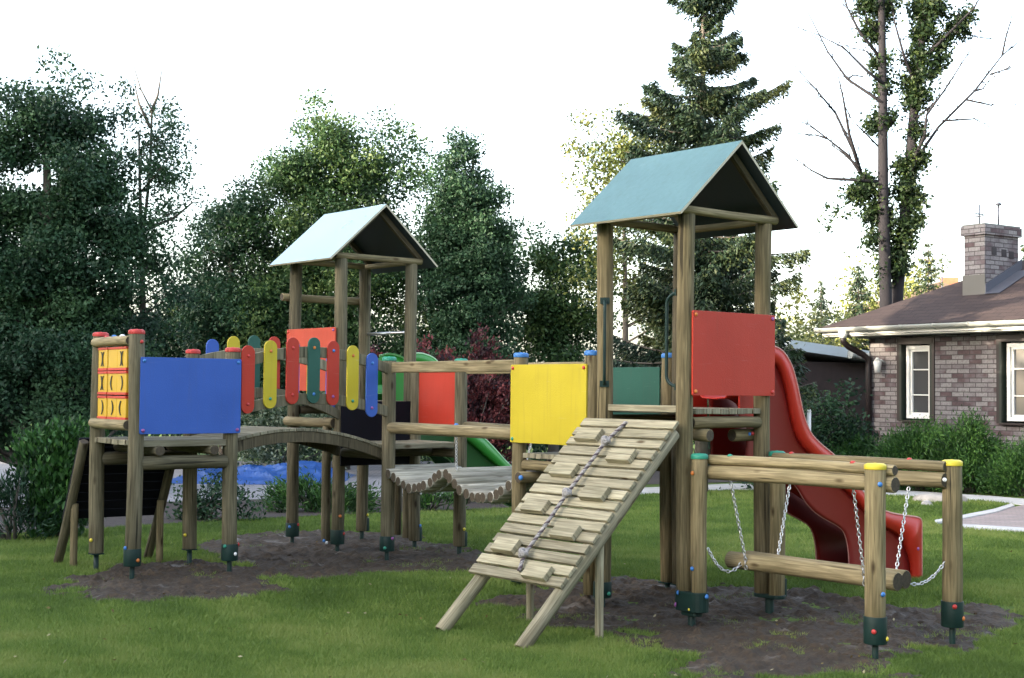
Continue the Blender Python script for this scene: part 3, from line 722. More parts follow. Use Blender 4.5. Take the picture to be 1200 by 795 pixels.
def clumps(lobes, per_m3=9, shell=.45, ns=.25, big=0, bs=1.0):
    """clump centres spread through ellipsoid lobes (centre, radii); returns points and how far out each sits"""
    P = []; O = []
    for c, r in lobes:
        c, r = np.array(c), np.array(r); k = max(5, int(4.19*r[0]*r[1]*r[2]*per_m3))
        if big:       # boughs first, then clumps gathered round each bough, so that gaps stay between them
            kb = max(9, int(k/big)); d = RNG.normal(size=(kb, 3)); d /= np.linalg.norm(d, axis=1, keepdims=True)
            rad = (shell+(1-shell)*RNG.random(kb)**.7)*RNG.uniform(1-ns*1.2, 1+ns*.8, kb); B = c+d*r*rad[:, None]
            i = RNG.integers(0, kb, k); off = np.clip(RNG.normal(size=(k, 3)), -1.6, 1.6)*np.array([.34, .34, .20])*bs+d[i]*np.abs(RNG.normal(0, .22*bs, (k, 1)))
            P.append(B[i]+off); O.append(BT0+rad[i]*0+RNG.normal(0, .17, kb)[i])
            continue
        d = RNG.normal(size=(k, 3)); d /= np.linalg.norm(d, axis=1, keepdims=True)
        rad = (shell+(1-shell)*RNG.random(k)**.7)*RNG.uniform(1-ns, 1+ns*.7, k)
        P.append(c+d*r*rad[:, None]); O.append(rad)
    return np.vstack(P), np.concatenate(O)
def lobe(px, py, rx, ry, d, rd=None):
    c = at(px, py, d); k = d/F; return (tuple(c), (rx*k, (rd if rd else rx*.8)*k, ry*k))
BARK = mat('bark', (.10, .085, .07), .9, var=.35, vscale=6, bump=.8, bscale=14)
BARKP = mat('poplar_bark', (.013, .011, .014), .9, var=.3, vscale=5, bump=.7, bscale=10)
def tree(name, label, cat, px, d, lobes, lm, per=9, nl=55, sg=.24, size=.11, trunk=.16, group=None, hide_trunk_top=.75, limbs=22, tonevar=.22, bare=None, minz=.05, shell=.45, tight=.8, big=14):
    kk = 24/d; nl = int(nl*2.0); size = size*.88/kk**.5; per = per*1.6*min(1, kk**1.6); sg = sg*.8/kk**.7
    g = at(px, 500, d); gx, gy = g[0], g[1]; gzz = float(gz(gx, gy))
    t = root(name, label, cat, (gx, gy, gzz), 0, group); off = np.array([gx, gy, gzz])
    L = [(np.array(c)-off, r) for c, r in lobes]
    P, O = clumps(L, per, shell, big=big, bs=tight/kk); O = O[P[:, 2] > minz]; P = P[P[:, 2] > minz]
    zt = max(c[2]+r[2]*.55 for c, r in L)
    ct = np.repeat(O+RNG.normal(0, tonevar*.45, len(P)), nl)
    C = np.repeat(P, nl, 0)+np.clip(RNG.normal(size=(len(P)*nl, 3)), -1.7, 1.7)*np.array([sg, sg, sg*.75])
    tone = ct+RNG.normal(0, .07, len(C))
    k = C[:, 2] > .02
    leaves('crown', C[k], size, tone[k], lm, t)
    tb = MB(); pts = [(0, 0, -.2)]
    ph = random.random()*6
    for k in range(1, 9): f = k/8; pts.append((math.sin(f*3+ph)*.12*f, math.cos(f*2.3+ph)*.1*f, zt*f*.95))
    tb.tube(pts, [trunk*(1.25 if k == 0 else 1)*(1-.85*k/8) for k in range(9)], 9)
    ids = RNG.choice(len(P), min(limbs, len(P)), replace=False)
    for i in ids:
        q = P[i]; hz = max(.3, min(zt*.9, q[2]-math.hypot(q[0], q[1])*.6)); f = hz/(zt*.95); b0 = Vector((math.sin(f*3+ph)*.12*f, math.cos(f*2.3+ph)*.1*f, hz))
        m = b0.lerp(Vector(q), .5)+Vector((0, 0, -.05)); r0 = trunk*.34*(1-.6*f)
        tb.tube([b0, m, Vector(q)], [r0, r0*.6, .008], 5)
    if bare:
        for pl in bare:
            Q = [Vector(at(x, y, d+dd)-off) for x, y, dd in pl]; tb.tube(Q, [.035*(1-.8*k/(len(Q)-1)) for k in range(len(Q))], 5)
    tb.build('trunk', BARK, t)
    return t
OG = leafmat('leaf_olive_yellow', (.035, .06, .015), (.10, .13, .03), (.22, .22, .06))
DG = leafmat('leaf_dark', (.010, .031, .016), (.027, .070, .032), (.062, .125, .048))
MG = leafmat('leaf_mid', (.016, .042, .014), (.044, .098, .030), (.12, .175, .045))
CG = leafmat('leaf_cypress', (.008, .025, .013), (.018, .051, .025), (.040, .090, .040))
YG = leafmat('leaf_yellowish', (.05, .07, .02), (.15, .17, .04), (.30, .29, .08))
SPR = leafmat('spruce_needles', (.008, .021, .013), (.024, .048, .022), (.085, .10, .030), trans=.1)
RD = leafmat('leaf_purple_red', (.025, .009, .014), (.085, .020, .024), (.22, .050, .050))
JG = leafmat('juniper_sprays', (.012, .040, .010), (.040, .112, .021), (.095, .205, .038), trans=.15)
TG = leafmat('thuja_sprays', (.012, .042, .011), (.036, .110, .022), (.075, .18, .038), trans=.15)
VG = leafmat('variegated_leaf', (.04, .07, .03), (.14, .19, .11), (.42, .46, .34))
IV = leafmat('ivy_leaf', (.008, .02, .007), (.020, .042, .012), (.06, .085, .02))
d = 24
tree('broadleaf_tree', 'big dark dense tree at the left edge, behind the tall platform', 'tree', 55, d,
     [lobe(70, 130, 34, 52, d), lobe(104, 120, 22, 46, d), lobe(20, 150, 40, 50, d), lobe(-20, 190, 50, 70, d), lobe(60, 200, 60, 60, d), lobe(110, 185, 34, 55, d), lobe(20, 280, 80, 70, d), lobe(85, 280, 60, 70, d), lobe(128, 250, 30, 60, d), lobe(30, 370, 90, 70, d), lobe(105, 360, 50, 70, d), lobe(-40, 330, 70, 120, d), lobe(60, 450, 100, 60, d), lobe(-30, 460, 90, 90, d), lobe(130, 450, 45, 60, d)],
     DG, per=21, nl=70, sg=.21, size=.095, trunk=.22, tight=.75, group='trees beyond the garden')
tree('broadleaf_tree', 'thin crowned tree with bare top twigs, right of the big dark tree', 'tree', 165, 25,
     [lobe(172, 150, 16, 30, 25), lobe(196, 160, 16, 18, 25), lobe(200, 215, 24, 24, 25), lobe(178, 190, 34, 62, 25), lobe(195, 250, 30, 34, 25), lobe(160, 300, 40, 40, 25), lobe(185, 350, 38, 55, 25), lobe(150, 420, 60, 60, 25)],
     DG, per=17, nl=46, sg=.17, size=.085, trunk=.10, tight=.6, group='trees beyond the garden', limbs=34,
     bare=[[(165, 300, 0), (176, 200, .1), (178, 130, 0), (165, 105, -.1), (155, 72, 0)], [(178, 130, 0), (185, 112, .1), (190, 80, .1)], [(160, 275, 0), (205, 255, .2), (225, 238, 0), (240, 238, 0)], [(176, 150, 0), (163, 122, 0), (158, 100, 0)]])
d = 31
tree('broadleaf_tree', 'broad loose tree with a lighter crest, behind the small roofed tower', 'tree', 400, d,
     [lobe(432, 170, 48, 40, d), lobe(395, 230, 62, 52, d), lobe(442, 240, 34, 50, d), lobe(350, 260, 52, 45, d), lobe(405, 310, 85, 60, d), lobe(430, 400, 70, 80, d), lobe(340, 380, 80, 80, d), lobe(375, 155, 24, 16, d), lobe(448, 150, 20, 18, d)],
     MG, per=26, nl=48, big=9, sg=.2, size=.09, trunk=.18, group='trees beyond the garden', limbs=40)
tree('broadleaf_tree', 'lower spreading tree between the thin tree and the small roofed tower', 'tree', 265, 31,
     [lobe(300, 285, 42, 40, 31), lobe(262, 330, 50, 55, 31), lobe(315, 360, 60, 60, 31), lobe(240, 400, 50, 60, 31), lobe(290, 440, 90, 60, 31), lobe(345, 225, 28, 30, 31), lobe(236, 300, 20, 26, 31)],
     DG, per=27, big=8, nl=58, sg=.2, size=.09, trunk=.14, group='trees beyond the garden', limbs=30)
d = 30
tree('cypress_tree', 'tall pointed dark conifer between the two roofed towers', 'tree', 545, d,
     [lobe(543, 170, 17, 26, d), lobe(541, 198, 34, 32, d), lobe(542, 232, 48, 38, d), lobe(545, 262, 54, 40, d), lobe(552, 300, 62, 60, d), lobe(548, 350, 66, 60, d), lobe(545, 420, 72, 60, d), lobe(545, 480, 75, 50, d), lobe(500, 300, 22, 60, d), lobe(588, 310, 24, 50, d)],
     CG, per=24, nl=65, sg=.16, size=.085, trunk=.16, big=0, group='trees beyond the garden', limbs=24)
tree('broadleaf_tree', 'rounded mid green tree just left of the large roofed tower', 'tree', 648, 32,
     [lobe(648, 305, 34, 48, 32), lobe(628, 350, 42, 55, 32), lobe(672, 350, 36, 55, 32), lobe(650, 420, 60, 60, 32), lobe(692, 330, 18, 50, 32)],
     MG, per=22, big=7, tight=.6, nl=52, sg=.2, size=.10, trunk=.14, group='trees beyond the garden', limbs=24)
tree('birch_tree', 'sparse pale leaved tree left of the tall spruce', 'tree', 730, 29,
     [lobe(742, 180, 34, 30, 29), lobe(715, 200, 22, 38, 29), lobe(765, 165, 26, 22, 29), lobe(722, 255, 26, 40, 29), lobe(698, 300, 18, 60, 29), lobe(750, 330, 30, 60, 29), lobe(780, 180, 30, 26, 29), lobe(720, 165, 20, 20, 29)],
     OG, per=36, nl=36, big=8, tight=.65, sg=.2, size=.095, trunk=.10, group='trees beyond the garden', limbs=34)

def spruce(name, label, px, d, ytop, ybase, rb, nwh, seed, lm, dens=110, trunk=.16, group='spruces', size=.15, power=.85, big=False):
    rr = random.Random(seed); g = at(px, 500, d); gx, gy = g[0], g[1]; z0 = float(gz(gx, gy)); off = np.array([gx, gy, z0])
    H = at(px, ytop, d)[2]-z0; zb = max(.1, at(px, ybase, d)[2]-z0); R0 = rb*d/F
    t = root(name, label, 'spruce', (gx, gy, z0), 0, group)
    tb = MB(); tb.tube([(0, 0, -.2), (0, 0, H*.5), (0, 0, H)], [trunk, trunk*.6, .012], 9)
    C = []; Dr = []; T = []
    for w in range(nwh):
        f = w/(nwh-1); z = zb+(H-zb)*f*.985
        nb = rr.choice((4, 5, 5, 6)) if f < .93 else 4
        a0 = rr.random()*6.28; whl = rr.choice((.55, .8, 1.0, 1.3)) if (big and f > .35) else rr.uniform(.72, 1.2)
        for k in range(nb):
            z1_ = z+rr.uniform(-.14, .14)*(H-zb)/10; a = a0+2*PI*k/nb+rr.uniform(-.35, .35); L = (R0*(1-f)**power+.10)*whl*rr.uniform(.62, 1.22)
            if rr.random() < (.24 if big and f > .35 else .08): continue
            rise = rr.uniform(.15, .4) if f > .8 else rr.uniform(-.15, .35); dx, dy = math.cos(a), math.sin(a); pts = []
            for j in range(7):
                u = j/6; pts.append(Vector((dx*L*u, dy*L*u, z1_+L*(rise*u-.42*u*(1-f*.6)+.34*u*u))))
            tb.tube(pts, [.022*(1-.85*j/6)*(.5+L/2) for j in range(7)], 4)
            tone = rr.gauss(.42, .14); n = int(L*dens)
            for q in range(n):
                u = rr.random()**.75; i = min(int(u*6), 5); p = pts[i].lerp(pts[i+1], u*6-i)
                sidew = rr.gauss(0, .125*L*(1-u*.65)+.02); p = p+Vector((-dy*sidew, dx*sidew, -abs(sidew)*.25-abs(rr.gauss(0, .085+.07*(1-f)))))
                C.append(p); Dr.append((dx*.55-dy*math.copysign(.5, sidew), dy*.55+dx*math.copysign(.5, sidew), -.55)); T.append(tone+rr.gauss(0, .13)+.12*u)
    tb.build('trunk', BARK, t)
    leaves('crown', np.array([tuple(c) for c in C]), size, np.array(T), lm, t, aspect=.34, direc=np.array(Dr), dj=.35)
    return t
spruce('spruce_tree', 'tall spruce with drooping branches rising behind the large roofed tower', 822, 25, -75, 470, 122, 46, 3, SPR, dens=620, size=.10, trunk=.13, big=True, power=.68)
spruce('spruce_tree', 'tiny spruce over the grey shed roof, left of the twin trunks', 962, 42, 330, 430, 25, 15, 5, SPR, dens=90, size=.13, trunk=.07)
spruce('spruce_tree', 'small leaning looking spruce right beside the left ivy clad trunk', 1006, 40, 312, 420, 32, 16, 8, SPR, dens=95, size=.13, trunk=.07)
spruce('spruce_tree', 'small spruce showing over the house roof right of the twin trunks', 1088, 44, 286, 420, 34, 15, 11, SPR, dens=95, size=.13, trunk=.07)
spruce('spruce_tree', 'slender spruce just right of the large roofed tower post', 915, 30, 375, 520, 34, 15, 14, SPR, dens=170, size=.13, trunk=.06)
spruce('spruce_tree', 'spruce tip showing at the right edge above the roof beside the chimney', 1204, 40, 290, 420, 40, 14, 17, SPR, dens=150, size=.17, trunk=.06)
for k, (px, py, rx, ry, dd, lb) in enumerate(((942, 385, 26, 24, 38, 'pale yellow green bush above the shed roof, left one'), (1022, 355, 34, 34, 46, 'sunlit yellow green tree behind the foot of the twin trunks'), (1078, 338, 30, 26, 46, 'yellow green tree over the house roof ridge between trunks and chimney'), (985, 392, 36, 14, 40, 'yellow green bush just over the shed gutter'), (905, 350, 14, 34, 34, 'pale bush behind the large tower post'))):
    tree('broadleaf_tree', lb, 'tree', px, dd, [lobe(px, py, rx, ry, dd), lobe(px-rx*.4, py+ry*.9, rx*.9, ry, dd), lobe(px+rx*.4, py+ry*1.3, rx*.9, ry, dd)], YG if k != 0 else leafmat('leaf_olive', (.04, .05, .02), (.09, .11, .035), (.20, .20, .06)), per=9, nl=34, sg=.22, size=.12, trunk=.08, group='distant garden trees', limbs=10)

# twin ivy-clad trunks
def poplar():
    d = 34; g = at(1048, 500, d); z0 = float(gz(g[0], g[1])); off = np.array([g[0], g[1], z0])
    t = root('poplar_tree', 'two tall bare ivy clad trunks with leafless side branches, rising behind the brick house', 'tree', tuple(off))
    Z = lambda x, y, dd=0: Vector(at(900+x*.4651, y*.4651, d+dd)-off)
    tb = MB(); tb.tube([Z(298, 1120), Z(297, 760), Z(290, 500), Z(289, 250), Z(286, 0), Z(284, -120)], [.16, .155, .135, .115, .085, .07], 12)
    tb.build('trunk', BARKP, t)
    tb = MB(); tb.tube([Z(315, 1120, .4), Z(325, 740, .4), Z(350, 500, .3), Z(368, 280, .2), Z(392, 60, .2), Z(400, -120, .1)], [.17, .16, .14, .12, .095, .08], 12)
    tb.build('trunk', BARKP, t)
    br = [[(292, 470), (235, 440), (200, 390), (150, 350), (80, 295)], [(235, 440), (215, 380), (170, 285), (120, 225), (70, 170)], [(232, 430), (205, 340), (190, 250), (175, 185)], [(290, 460), (235, 455), (150, 450), (110, 430), (75, 405)],
          [(290, 260), (260, 240), (200, 200), (150, 130), (100, 30)], [(288, 210), (250, 180), (190, 120), (130, 90)], [(286, 90), (240, 50), (170, 0)], [(289, 180), (250, 130), (190, 115)], [(288, 380), (240, 330), (200, 290)], [(286, 150), (230, 80), (200, 20), (190, -20)],
          [(360, 430), (385, 385), (430, 320), (520, 230), (590, 140), (645, 95)], [(370, 400), (395, 340), (400, 290), (450, 220), (520, 110)], [(500, 252), (560, 265), (640, 265)], [(440, 305), (520, 300), (560, 320)], [(380, 160), (450, 90), (520, 20), (540, -20)], [(366, 200), (345, 150), (320, 60), (310, 0)],
          [(470, 80), (520, 92), (600, 105)], [(560, 188), (590, 178), (610, 175)], [(590, 140), (600, 90), (610, 60)], [(520, 230), (540, 225), (560, 200)], [(372, 300), (430, 250), (460, 200)], [(330, 290), (310, 310), (300, 330)], [(150, 350), (120, 340), (95, 345)], [(170, 285), (140, 250), (125, 240)], [(200, 200), (215, 190), (240, 195)], [(230, 420), (180, 380), (150, 360)]]
    bm = MB()
    for i, pl in enumerate(br):
        dd = .6*math.sin(i*2.1); n = len(pl); Q = [Z(x, y, dd*k/(n-1)+.1*math.sin(i+k)) for k, (x, y) in enumerate(pl)]
        r0 = .05 if n >= 4 else .028
        bm.tube(Q, [r0*(1-.82*k/(n-1)) for k in range(n)], 6)
        for k in range(1, n):          # fine twigs
            for _ in range(3):
                p = Q[k-1].lerp(Q[k], random.random()); dv = (Q[k]-Q[k-1]).normalized(); q = p+(dv+Vector((random.gauss(0, .5), random.gauss(0, .5), random.gauss(.15, .4))))*random.uniform(.2, .55)
                bm.tube([p, p.lerp(q, .5)+Vector((0, 0, .02)), q], [.011, .008, .004], 4)
    bm.build('branch', BARKP, t)
    iv = [(292, 20, 34, 40), (245, 10, 34, 26), (262, 80, 30, 28), (280, 160, 26, 24), (288, 215, 20, 40), (290, 300, 34, 28), (265, 320, 26, 20), (250, 470, 42, 34), (225, 490, 30, 26), (270, 540, 36, 34), (268, 600, 22, 24), (300, 640, 20, 30), (300, 560, 16, 60), (250, 60, 14, 20), (295, 690, 20, 40),
          (390, 20, 40, 40), (390, 80, 34, 34), (378, 140, 34, 30), (370, 200, 36, 34), (366, 250, 40, 28), (372, 330, 22, 28), (350, 420, 44, 34), (385, 400, 30, 22), (345, 480, 36, 34), (370, 510, 30, 28), (360, 560, 34, 30), (340, 610, 40, 30), (330, 660, 26, 40), (430, 150, 22, 18), (445, 110, 26, 20), (480, 70, 32, 26), (500, 40, 24, 20), (415, 180, 20, 18), (405, 20, 26, 26), (430, 30, 20, 24)]
    L = []
    for x, y, rx, ry in iv:
        c = Z(x, y, .2); L.append((np.array(c), (rx*.4651*d/F, .4, ry*.4651*d/F)))
    P, O = clumps(L, 170, .1); nl = 30
    C = np.repeat(P, nl, 0)+RNG.normal(size=(len(P)*nl, 3))*.10; tn = np.repeat(RNG.normal(.42, .2, len(P)), nl)+RNG.normal(0, .1, len(C))
    leaves('ivy', C, .115, tn, IV, t)
    sp = []
    for _ in range(16):
        c = Z(random.uniform(130, 215), random.uniform(515, 580), random.uniform(-.3, .3)); sp.append(c)
    C = np.repeat(np.array([tuple(c) for c in sp]), 8, 0)+RNG.normal(size=(128, 3))*.08
    leaves('ivy', C, .12, RNG.uniform(.3, .9, 128), IV, t)
poplar()

# shrubs
def shrub(name, label, px, d, lobes, lm, per=30, nl=60, sg=.11, size=.07, aspect=.5, group=None, up=0, radial=0, stems=8, tv=.2, cat='shrub', dj=.5, minz=.02):
    g = at(px, 560, d); gx, gy = g[0], g[1]; z0 = float(gz(gx, gy)); off = np.array([gx, gy, z0]); t = root(name, label, cat, tuple(off), 0, group)
    L = [(np.array(c)-off, r) for c, r in lobes]; P, O = clumps(L, per, .35); P = P[P[:, 2] > minz]
    C = np.repeat(P, nl, 0)+RNG.normal(size=(len(P)*nl, 3))*sg; tone = np.repeat(RNG.normal(.45, tv, len(P)), nl)+RNG.normal(0, .12, len(C))
    k = C[:, 2] > .0; C = C[k]; tone = tone[k]; D = None
    if radial:
        D = C.copy(); D[:, 2] = D[:, 2]*.3+up; D /= np.linalg.norm(D, axis=1, keepdims=True)+1e-6
    leaves('foliage', C, size, tone, lm, t, aspect, D, up, dj)
    sb = MB()
    for i in RNG.choice(len(P), min(stems, len(P)), replace=False):
        q = Vector(P[i]); sb.tube([(random.uniform(-.05, .05), random.uniform(-.05, .05), -.1), Vector((q.x*.4, q.y*.4, q.z*.55)), q], [.02, .014, .005], 5)
    sb.build('stem', BARK, t)
    return t
d = 15.6
shrub('thuja_shrub', 'bright green feathery shrub left of the blue panelled platform', 70, d, [lobe(72, 560, 34, 60, d), lobe(50, 535, 26, 38, d), lobe(95, 540, 26, 45, d), lobe(70, 600, 40, 25, d), lobe(68, 515, 20, 20, d)], TG, per=260, nl=85, sg=.08, size=.085, aspect=.42, up=.9, radial=1, dj=.4)
shrub('dark_shrub', 'low dark spiky shrub at the bottom left corner of the planting', 15, 15.2, [lobe(10, 600, 45, 25, 15.2), lobe(-25, 585, 40, 40, 15.2), lobe(40, 610, 26, 15, 15.2), lobe(15, 565, 18, 20, 15.2)], CG, per=60, nl=40, sg=.08, size=.10, aspect=.22, up=.5, radial=1)
shrub('dark_shrub', 'dark leafy shrub between the legs of the blue panelled platform', 238, 18, [lobe(238, 590, 34, 26, 18), lobe(262, 575, 26, 30, 18), lobe(215, 600, 24, 20, 18), lobe(290, 598, 24, 14, 18)], DG, per=150, nl=55, sg=.09, size=.06)
shrub('juniper_shrub', 'low bright juniper spreading under the arched bridge', 375, 19.5, [lobe(330, 583, 36, 16, 19.5), lobe(385, 585, 40, 16, 19.5), lobe(430, 588, 24, 14, 19.5), lobe(350, 575, 20, 12, 19.5), lobe(408, 578, 20, 12, 19.5)], JG, per=170, nl=80, sg=.07, size=.09, aspect=.22, up=.45, radial=1, group='low junipers')
shrub('juniper_shrub', 'small low juniper seen beneath the log bridge', 500, 20, [lobe(500, 585, 26, 13, 20), lobe(540, 583, 24, 12, 20)], JG, per=160, nl=80, sg=.07, size=.09, aspect=.22, up=.45, radial=1, group='low junipers')
shrub('variegated_shrub', 'whitish variegated shrub behind the blue tarpaulin', 330, 28.5, [lobe(315, 500, 36, 36, 28.5), lobe(360, 505, 40, 34, 28.5), lobe(410, 510, 34, 30, 28.5), lobe(295, 530, 30, 18, 28.5), lobe(375, 475, 24, 20, 28.5)], VG, per=45, nl=50, sg=.16, size=.10)
shrub('red_shrub', 'purple red shrub with upright plumes behind the log bridge', 545, 21.5, [lobe(562, 398, 12, 30, 21.5), lobe(574, 415, 11, 24, 21.5), lobe(552, 425, 12, 24, 21.5), lobe(530, 420, 14, 22, 21.5), lobe(512, 425, 12, 16, 21.5), lobe(497, 408, 11, 26, 21.5), lobe(484, 425, 10, 16, 21.5), lobe(440, 415, 10, 14, 21.5), lobe(590, 435, 12, 18, 21.5), lobe(545, 460, 60, 36, 21.5), lobe(600, 470, 40, 40, 21.5), lobe(560, 510, 70, 30, 21.5)], RD, per=130, nl=44, sg=.06, size=.07, tv=.25, up=.8, radial=1, stems=24)
d = 22.3
for k, (lb, px, dd, lo) in enumerate((
    ('spreading juniper under the narrow white framed window', 1075, 26.2, [(1060, 530, 36, 20), (1090, 515, 28, 16), (1105, 525, 24, 20), (1075, 550, 46, 20), (1045, 550, 30, 18)]),
    ('tallest juniper of the row, right of the narrow window', 1135, 25.5, [(1130, 525, 34, 28), (1150, 545, 40, 28), (1118, 558, 34, 22), (1142, 505, 18, 14)]),
    ('juniper at the right edge below the wide window', 1195, 24.8, [(1188, 548, 32, 20), (1220, 540, 36, 30), (1180, 560, 34, 16)]),
    ('dark juniper at the house corner beside the downpipe', 1005, 27.3, [(1010, 540, 34, 26), (985, 550, 34, 24), (1025, 560, 30, 18)]))):
    shrub('juniper_shrub', lb, px, dd, [lobe(*q, dd) for q in lo], JG if k != 3 else TG, per=120, nl=130, sg=.11, size=.075, aspect=.30, up=.5, radial=1, group='junipers along the house wall', stems=10)
shrub('leafy_bush', 'round dark leafy bush in front of the brown shed', 975, 27.5, [lobe(978, 490, 36, 38, 27.5), lobe(955, 515, 30, 30, 27.5), lobe(1000, 520, 26, 34, 27.5), lobe(975, 545, 50, 25, 27.5)], DG, per=42, nl=50, sg=.12, size=.10, group=None)
shrub('leafy_bush', 'dark bush half hidden behind the red slide', 925, 26, [lobe(925, 540, 40, 34, 26), lobe(895, 550, 30, 30, 26)], DG, per=30, nl=45, sg=.14, size=.10)
# distant mass of undergrowth closing the garden
P = []
for px in range(-140, 905, 13):
    dd = 35+2*math.sin(px*.05)+random.uniform(-1, 1); top = 395+28*math.sin(px*.021)+random.uniform(-22, 22)
    P.append(lobe(px, (top+560)/2, 26, (560-top)/2, dd))
Pc, O = clumps(P, 7, .3, .2); C = np.repeat(Pc, 34, 0)+RNG.normal(size=(len(Pc)*34, 3))*.24; tn = np.repeat(RNG.normal(.35, .2, len(Pc)), 34)+RNG.normal(0, .1, len(C)); k = C[:, 2] > -.3
o = leaves('undergrowth', C[k], .16, tn[k], DG); o['kind'] = 'stuff'; o['label'] = 'dark undergrowth and hedging closing the garden behind the trees'; o['category'] = 'undergrowth'

# ------------------------------------------------------------------ ground
def poly_sheet(name, pts, lift, material, th=0):
    mb = MB(); o = len(mb.v)
    for x, y in pts: mb.v.append(Vector((x, y, float(gz(x, y))+lift)))
    idx = tuple(range(len(pts)))
    a = sum(pts[i][0]*pts[(i+1) % len(pts)][1]-pts[(i+1) % len(pts)][0]*pts[i][1] for i in idx)
    if a < 0: idx = idx[::-1]
    mb.face(idx, tuple(pts[i] for i in idx))
    if th:
        n = len(pts)
        for x, y in pts: mb.v.append(Vector((x, y, float(gz(x, y))+lift-th)))
        for q in range(n):
            i, j = idx[q], idx[(q+1) % n]; mb.face((j, i, i+n, j+n), ((0, 0),)*4)
    ob = mb.build(name, material); structure(ob); return ob
def groundmat():
    m = bpy.data.materials.new('lawn_turf'); m.use_nodes = True; nt = m.node_tree; b = nt.nodes['Principled BSDF']
    tc = nt.nodes.new('ShaderNodeTexCoord').outputs['Object']
    a = noise(nt, tc, .9, 5); c = noise(nt, tc, 14, 6); f = noise(nt, tc, 90, 3)
    col = ramp(nt, a, [(.3, (.078, .130, .024)), (.55, (.12, .185, .035)), (.75, (.17, .215, .055))])
    col = mixc(nt, ramp(nt, c, [(.42, (0, 0, 0)), (.7, (.6, .6, .6))]), col, (.055, .088, .022))
    col = mixc(nt, ramp(nt, f, [(.35, (.5, .5, .5)), (.6, (0, 0, 0))]), col, (.04, .06, .02))
    nt.links.new(col, b.inputs['Base Color']); b.inputs['Roughness'].default_value = .9; b.inputs['Specular IOR Level'].default_value = .15
    bp = nt.nodes.new('ShaderNodeBump'); bp.inputs['Strength'].default_value = .7; bp.inputs['Distance'].default_value = .02
    nt.links.new(f, bp.inputs['Height']); nt.links.new(bp.outputs['Normal'], b.inputs['Normal']); return m
xs = np.concatenate([[-300, -120, -60, -30, -15], np.arange(-9, 9.01, .3), [15, 30, 60, 120, 300]]); ys = np.concatenate([[-200, -60, -20, 0, 3], np.arange(5, 13.6, .25), np.arange(14, 30, 1), [40, 60, 100, 200, 400]])
gm = MB(); rows = [[(x, y, float(gz(x, y))+(.012*(fbm(x*.8, y*.8, 5)-.47) if 4 < y < 24 else 0)) for y in ys] for x in xs]
gm.grid(rows, True, flip=True); structure(gm.build('lawn', groundmat()))
GP = lambda L: [gr(*p) for p in L]
pave = mat('grey_paving', (.30, .29, .31), .85, var=.2, vscale=3, bump=.4, bscale=30)
def pavermat(name, c1, c2, mort, sc_=1.0):
    m = bpy.data.materials.new(name); m.use_nodes = True; nt = m.node_tree; b = nt.nodes['Principled BSDF']
    tc = nt.nodes.new('ShaderNodeTexCoord').outputs['Object']; bt = nt.nodes.new('ShaderNodeTexBrick'); nt.links.new(tc, bt.inputs['Vector'])
    for k, v in (('Scale', sc_), ('Brick Width', .20), ('Row Height', .10), ('Mortar Size', .006)): bt.inputs[k].default_value = v
    bt.inputs['Color1'].default_value = (*c1, 1); bt.inputs['Color2'].default_value = (*c2, 1); bt.inputs['Mortar'].default_value = (*mort, 1)
    nt.links.new(mixc(nt, ramp(nt, noise(nt, tc, 2.5, 5), [(.4, (0, 0, 0)), (.7, (.5, .5, .5))]), bt.outputs['Color'], (c1[0]*.5, c1[1]*.5, c1[2]*.5)), b.inputs['Base Color']); b.inputs['Roughness'].default_value = .85; return m
PV = pavermat('block_paving', (.34, .32, .33), (.26, .25, .27), (.12, .12, .11))
PP = pavermat('pink_paving', (.36, .28, .26), (.28, .23, .22), (.16, .15, .13))
KB = mat('pale_kerb', (.48, .47, .46), .85, var=.15, vscale=4)
SOILB = mat('bark_mulch', (.045, .034, .030), .95, var=.5, vscale=22, bump=1, bscale=50)
poly_sheet('paved_yard', GP([(-220, 598), (-60, 597), (100, 592), (250, 587), (450, 583), (640, 581), (700, 576), (700, 541), (450, 541), (100, 541), (-220, 542)]), .008, PV)
poly_sheet('planting_bed', GP([(-220, 632), (-60, 630), (60, 624), (180, 616), (300, 609), (450, 602), (600, 596), (690, 588), (700, 577), (640, 582), (450, 584), (250, 588), (100, 593), (-60, 598), (-220, 599)]), .012, SOILB)
poly_sheet('house_planting_bed', GP([(700, 570), (860, 565.5), (1000, 569.5), (1100, 575.5), (1230, 583), (1330, 596), (1400, 560), (1100, 545), (860, 548), (700, 552)]), .010, SOILB)
poly_sheet('garden_path', GP([(655, 589), (740, 580.5), (860, 574), (1000, 578), (1090, 583.5), (1160, 588), (1300, 604), (1300, 594), (1160, 582), (1090, 577.5), (1000, 572), (860, 567.5), (740, 573), (655, 581)]), .012, KB, .05)
poly_sheet('patio', GP([(1122, 609), (1165, 600.5), (1200, 592.5), (1300, 601), (1420, 625), (1340, 632), (1200, 623), (1122, 617)]), .012, PP)
for pl in ([(1095, 612), (1122, 607), (1165, 598.5), (1185, 592), (1189, 594.5), (1167, 602), (1122, 611), (1097, 614.5)], [(1110, 615.5), (1200, 621), (1340, 630), (1340, 634), (1200, 625), (1110, 618.5)]):
    poly_sheet('patio_kerb', GP(pl), .028, KB, .05)

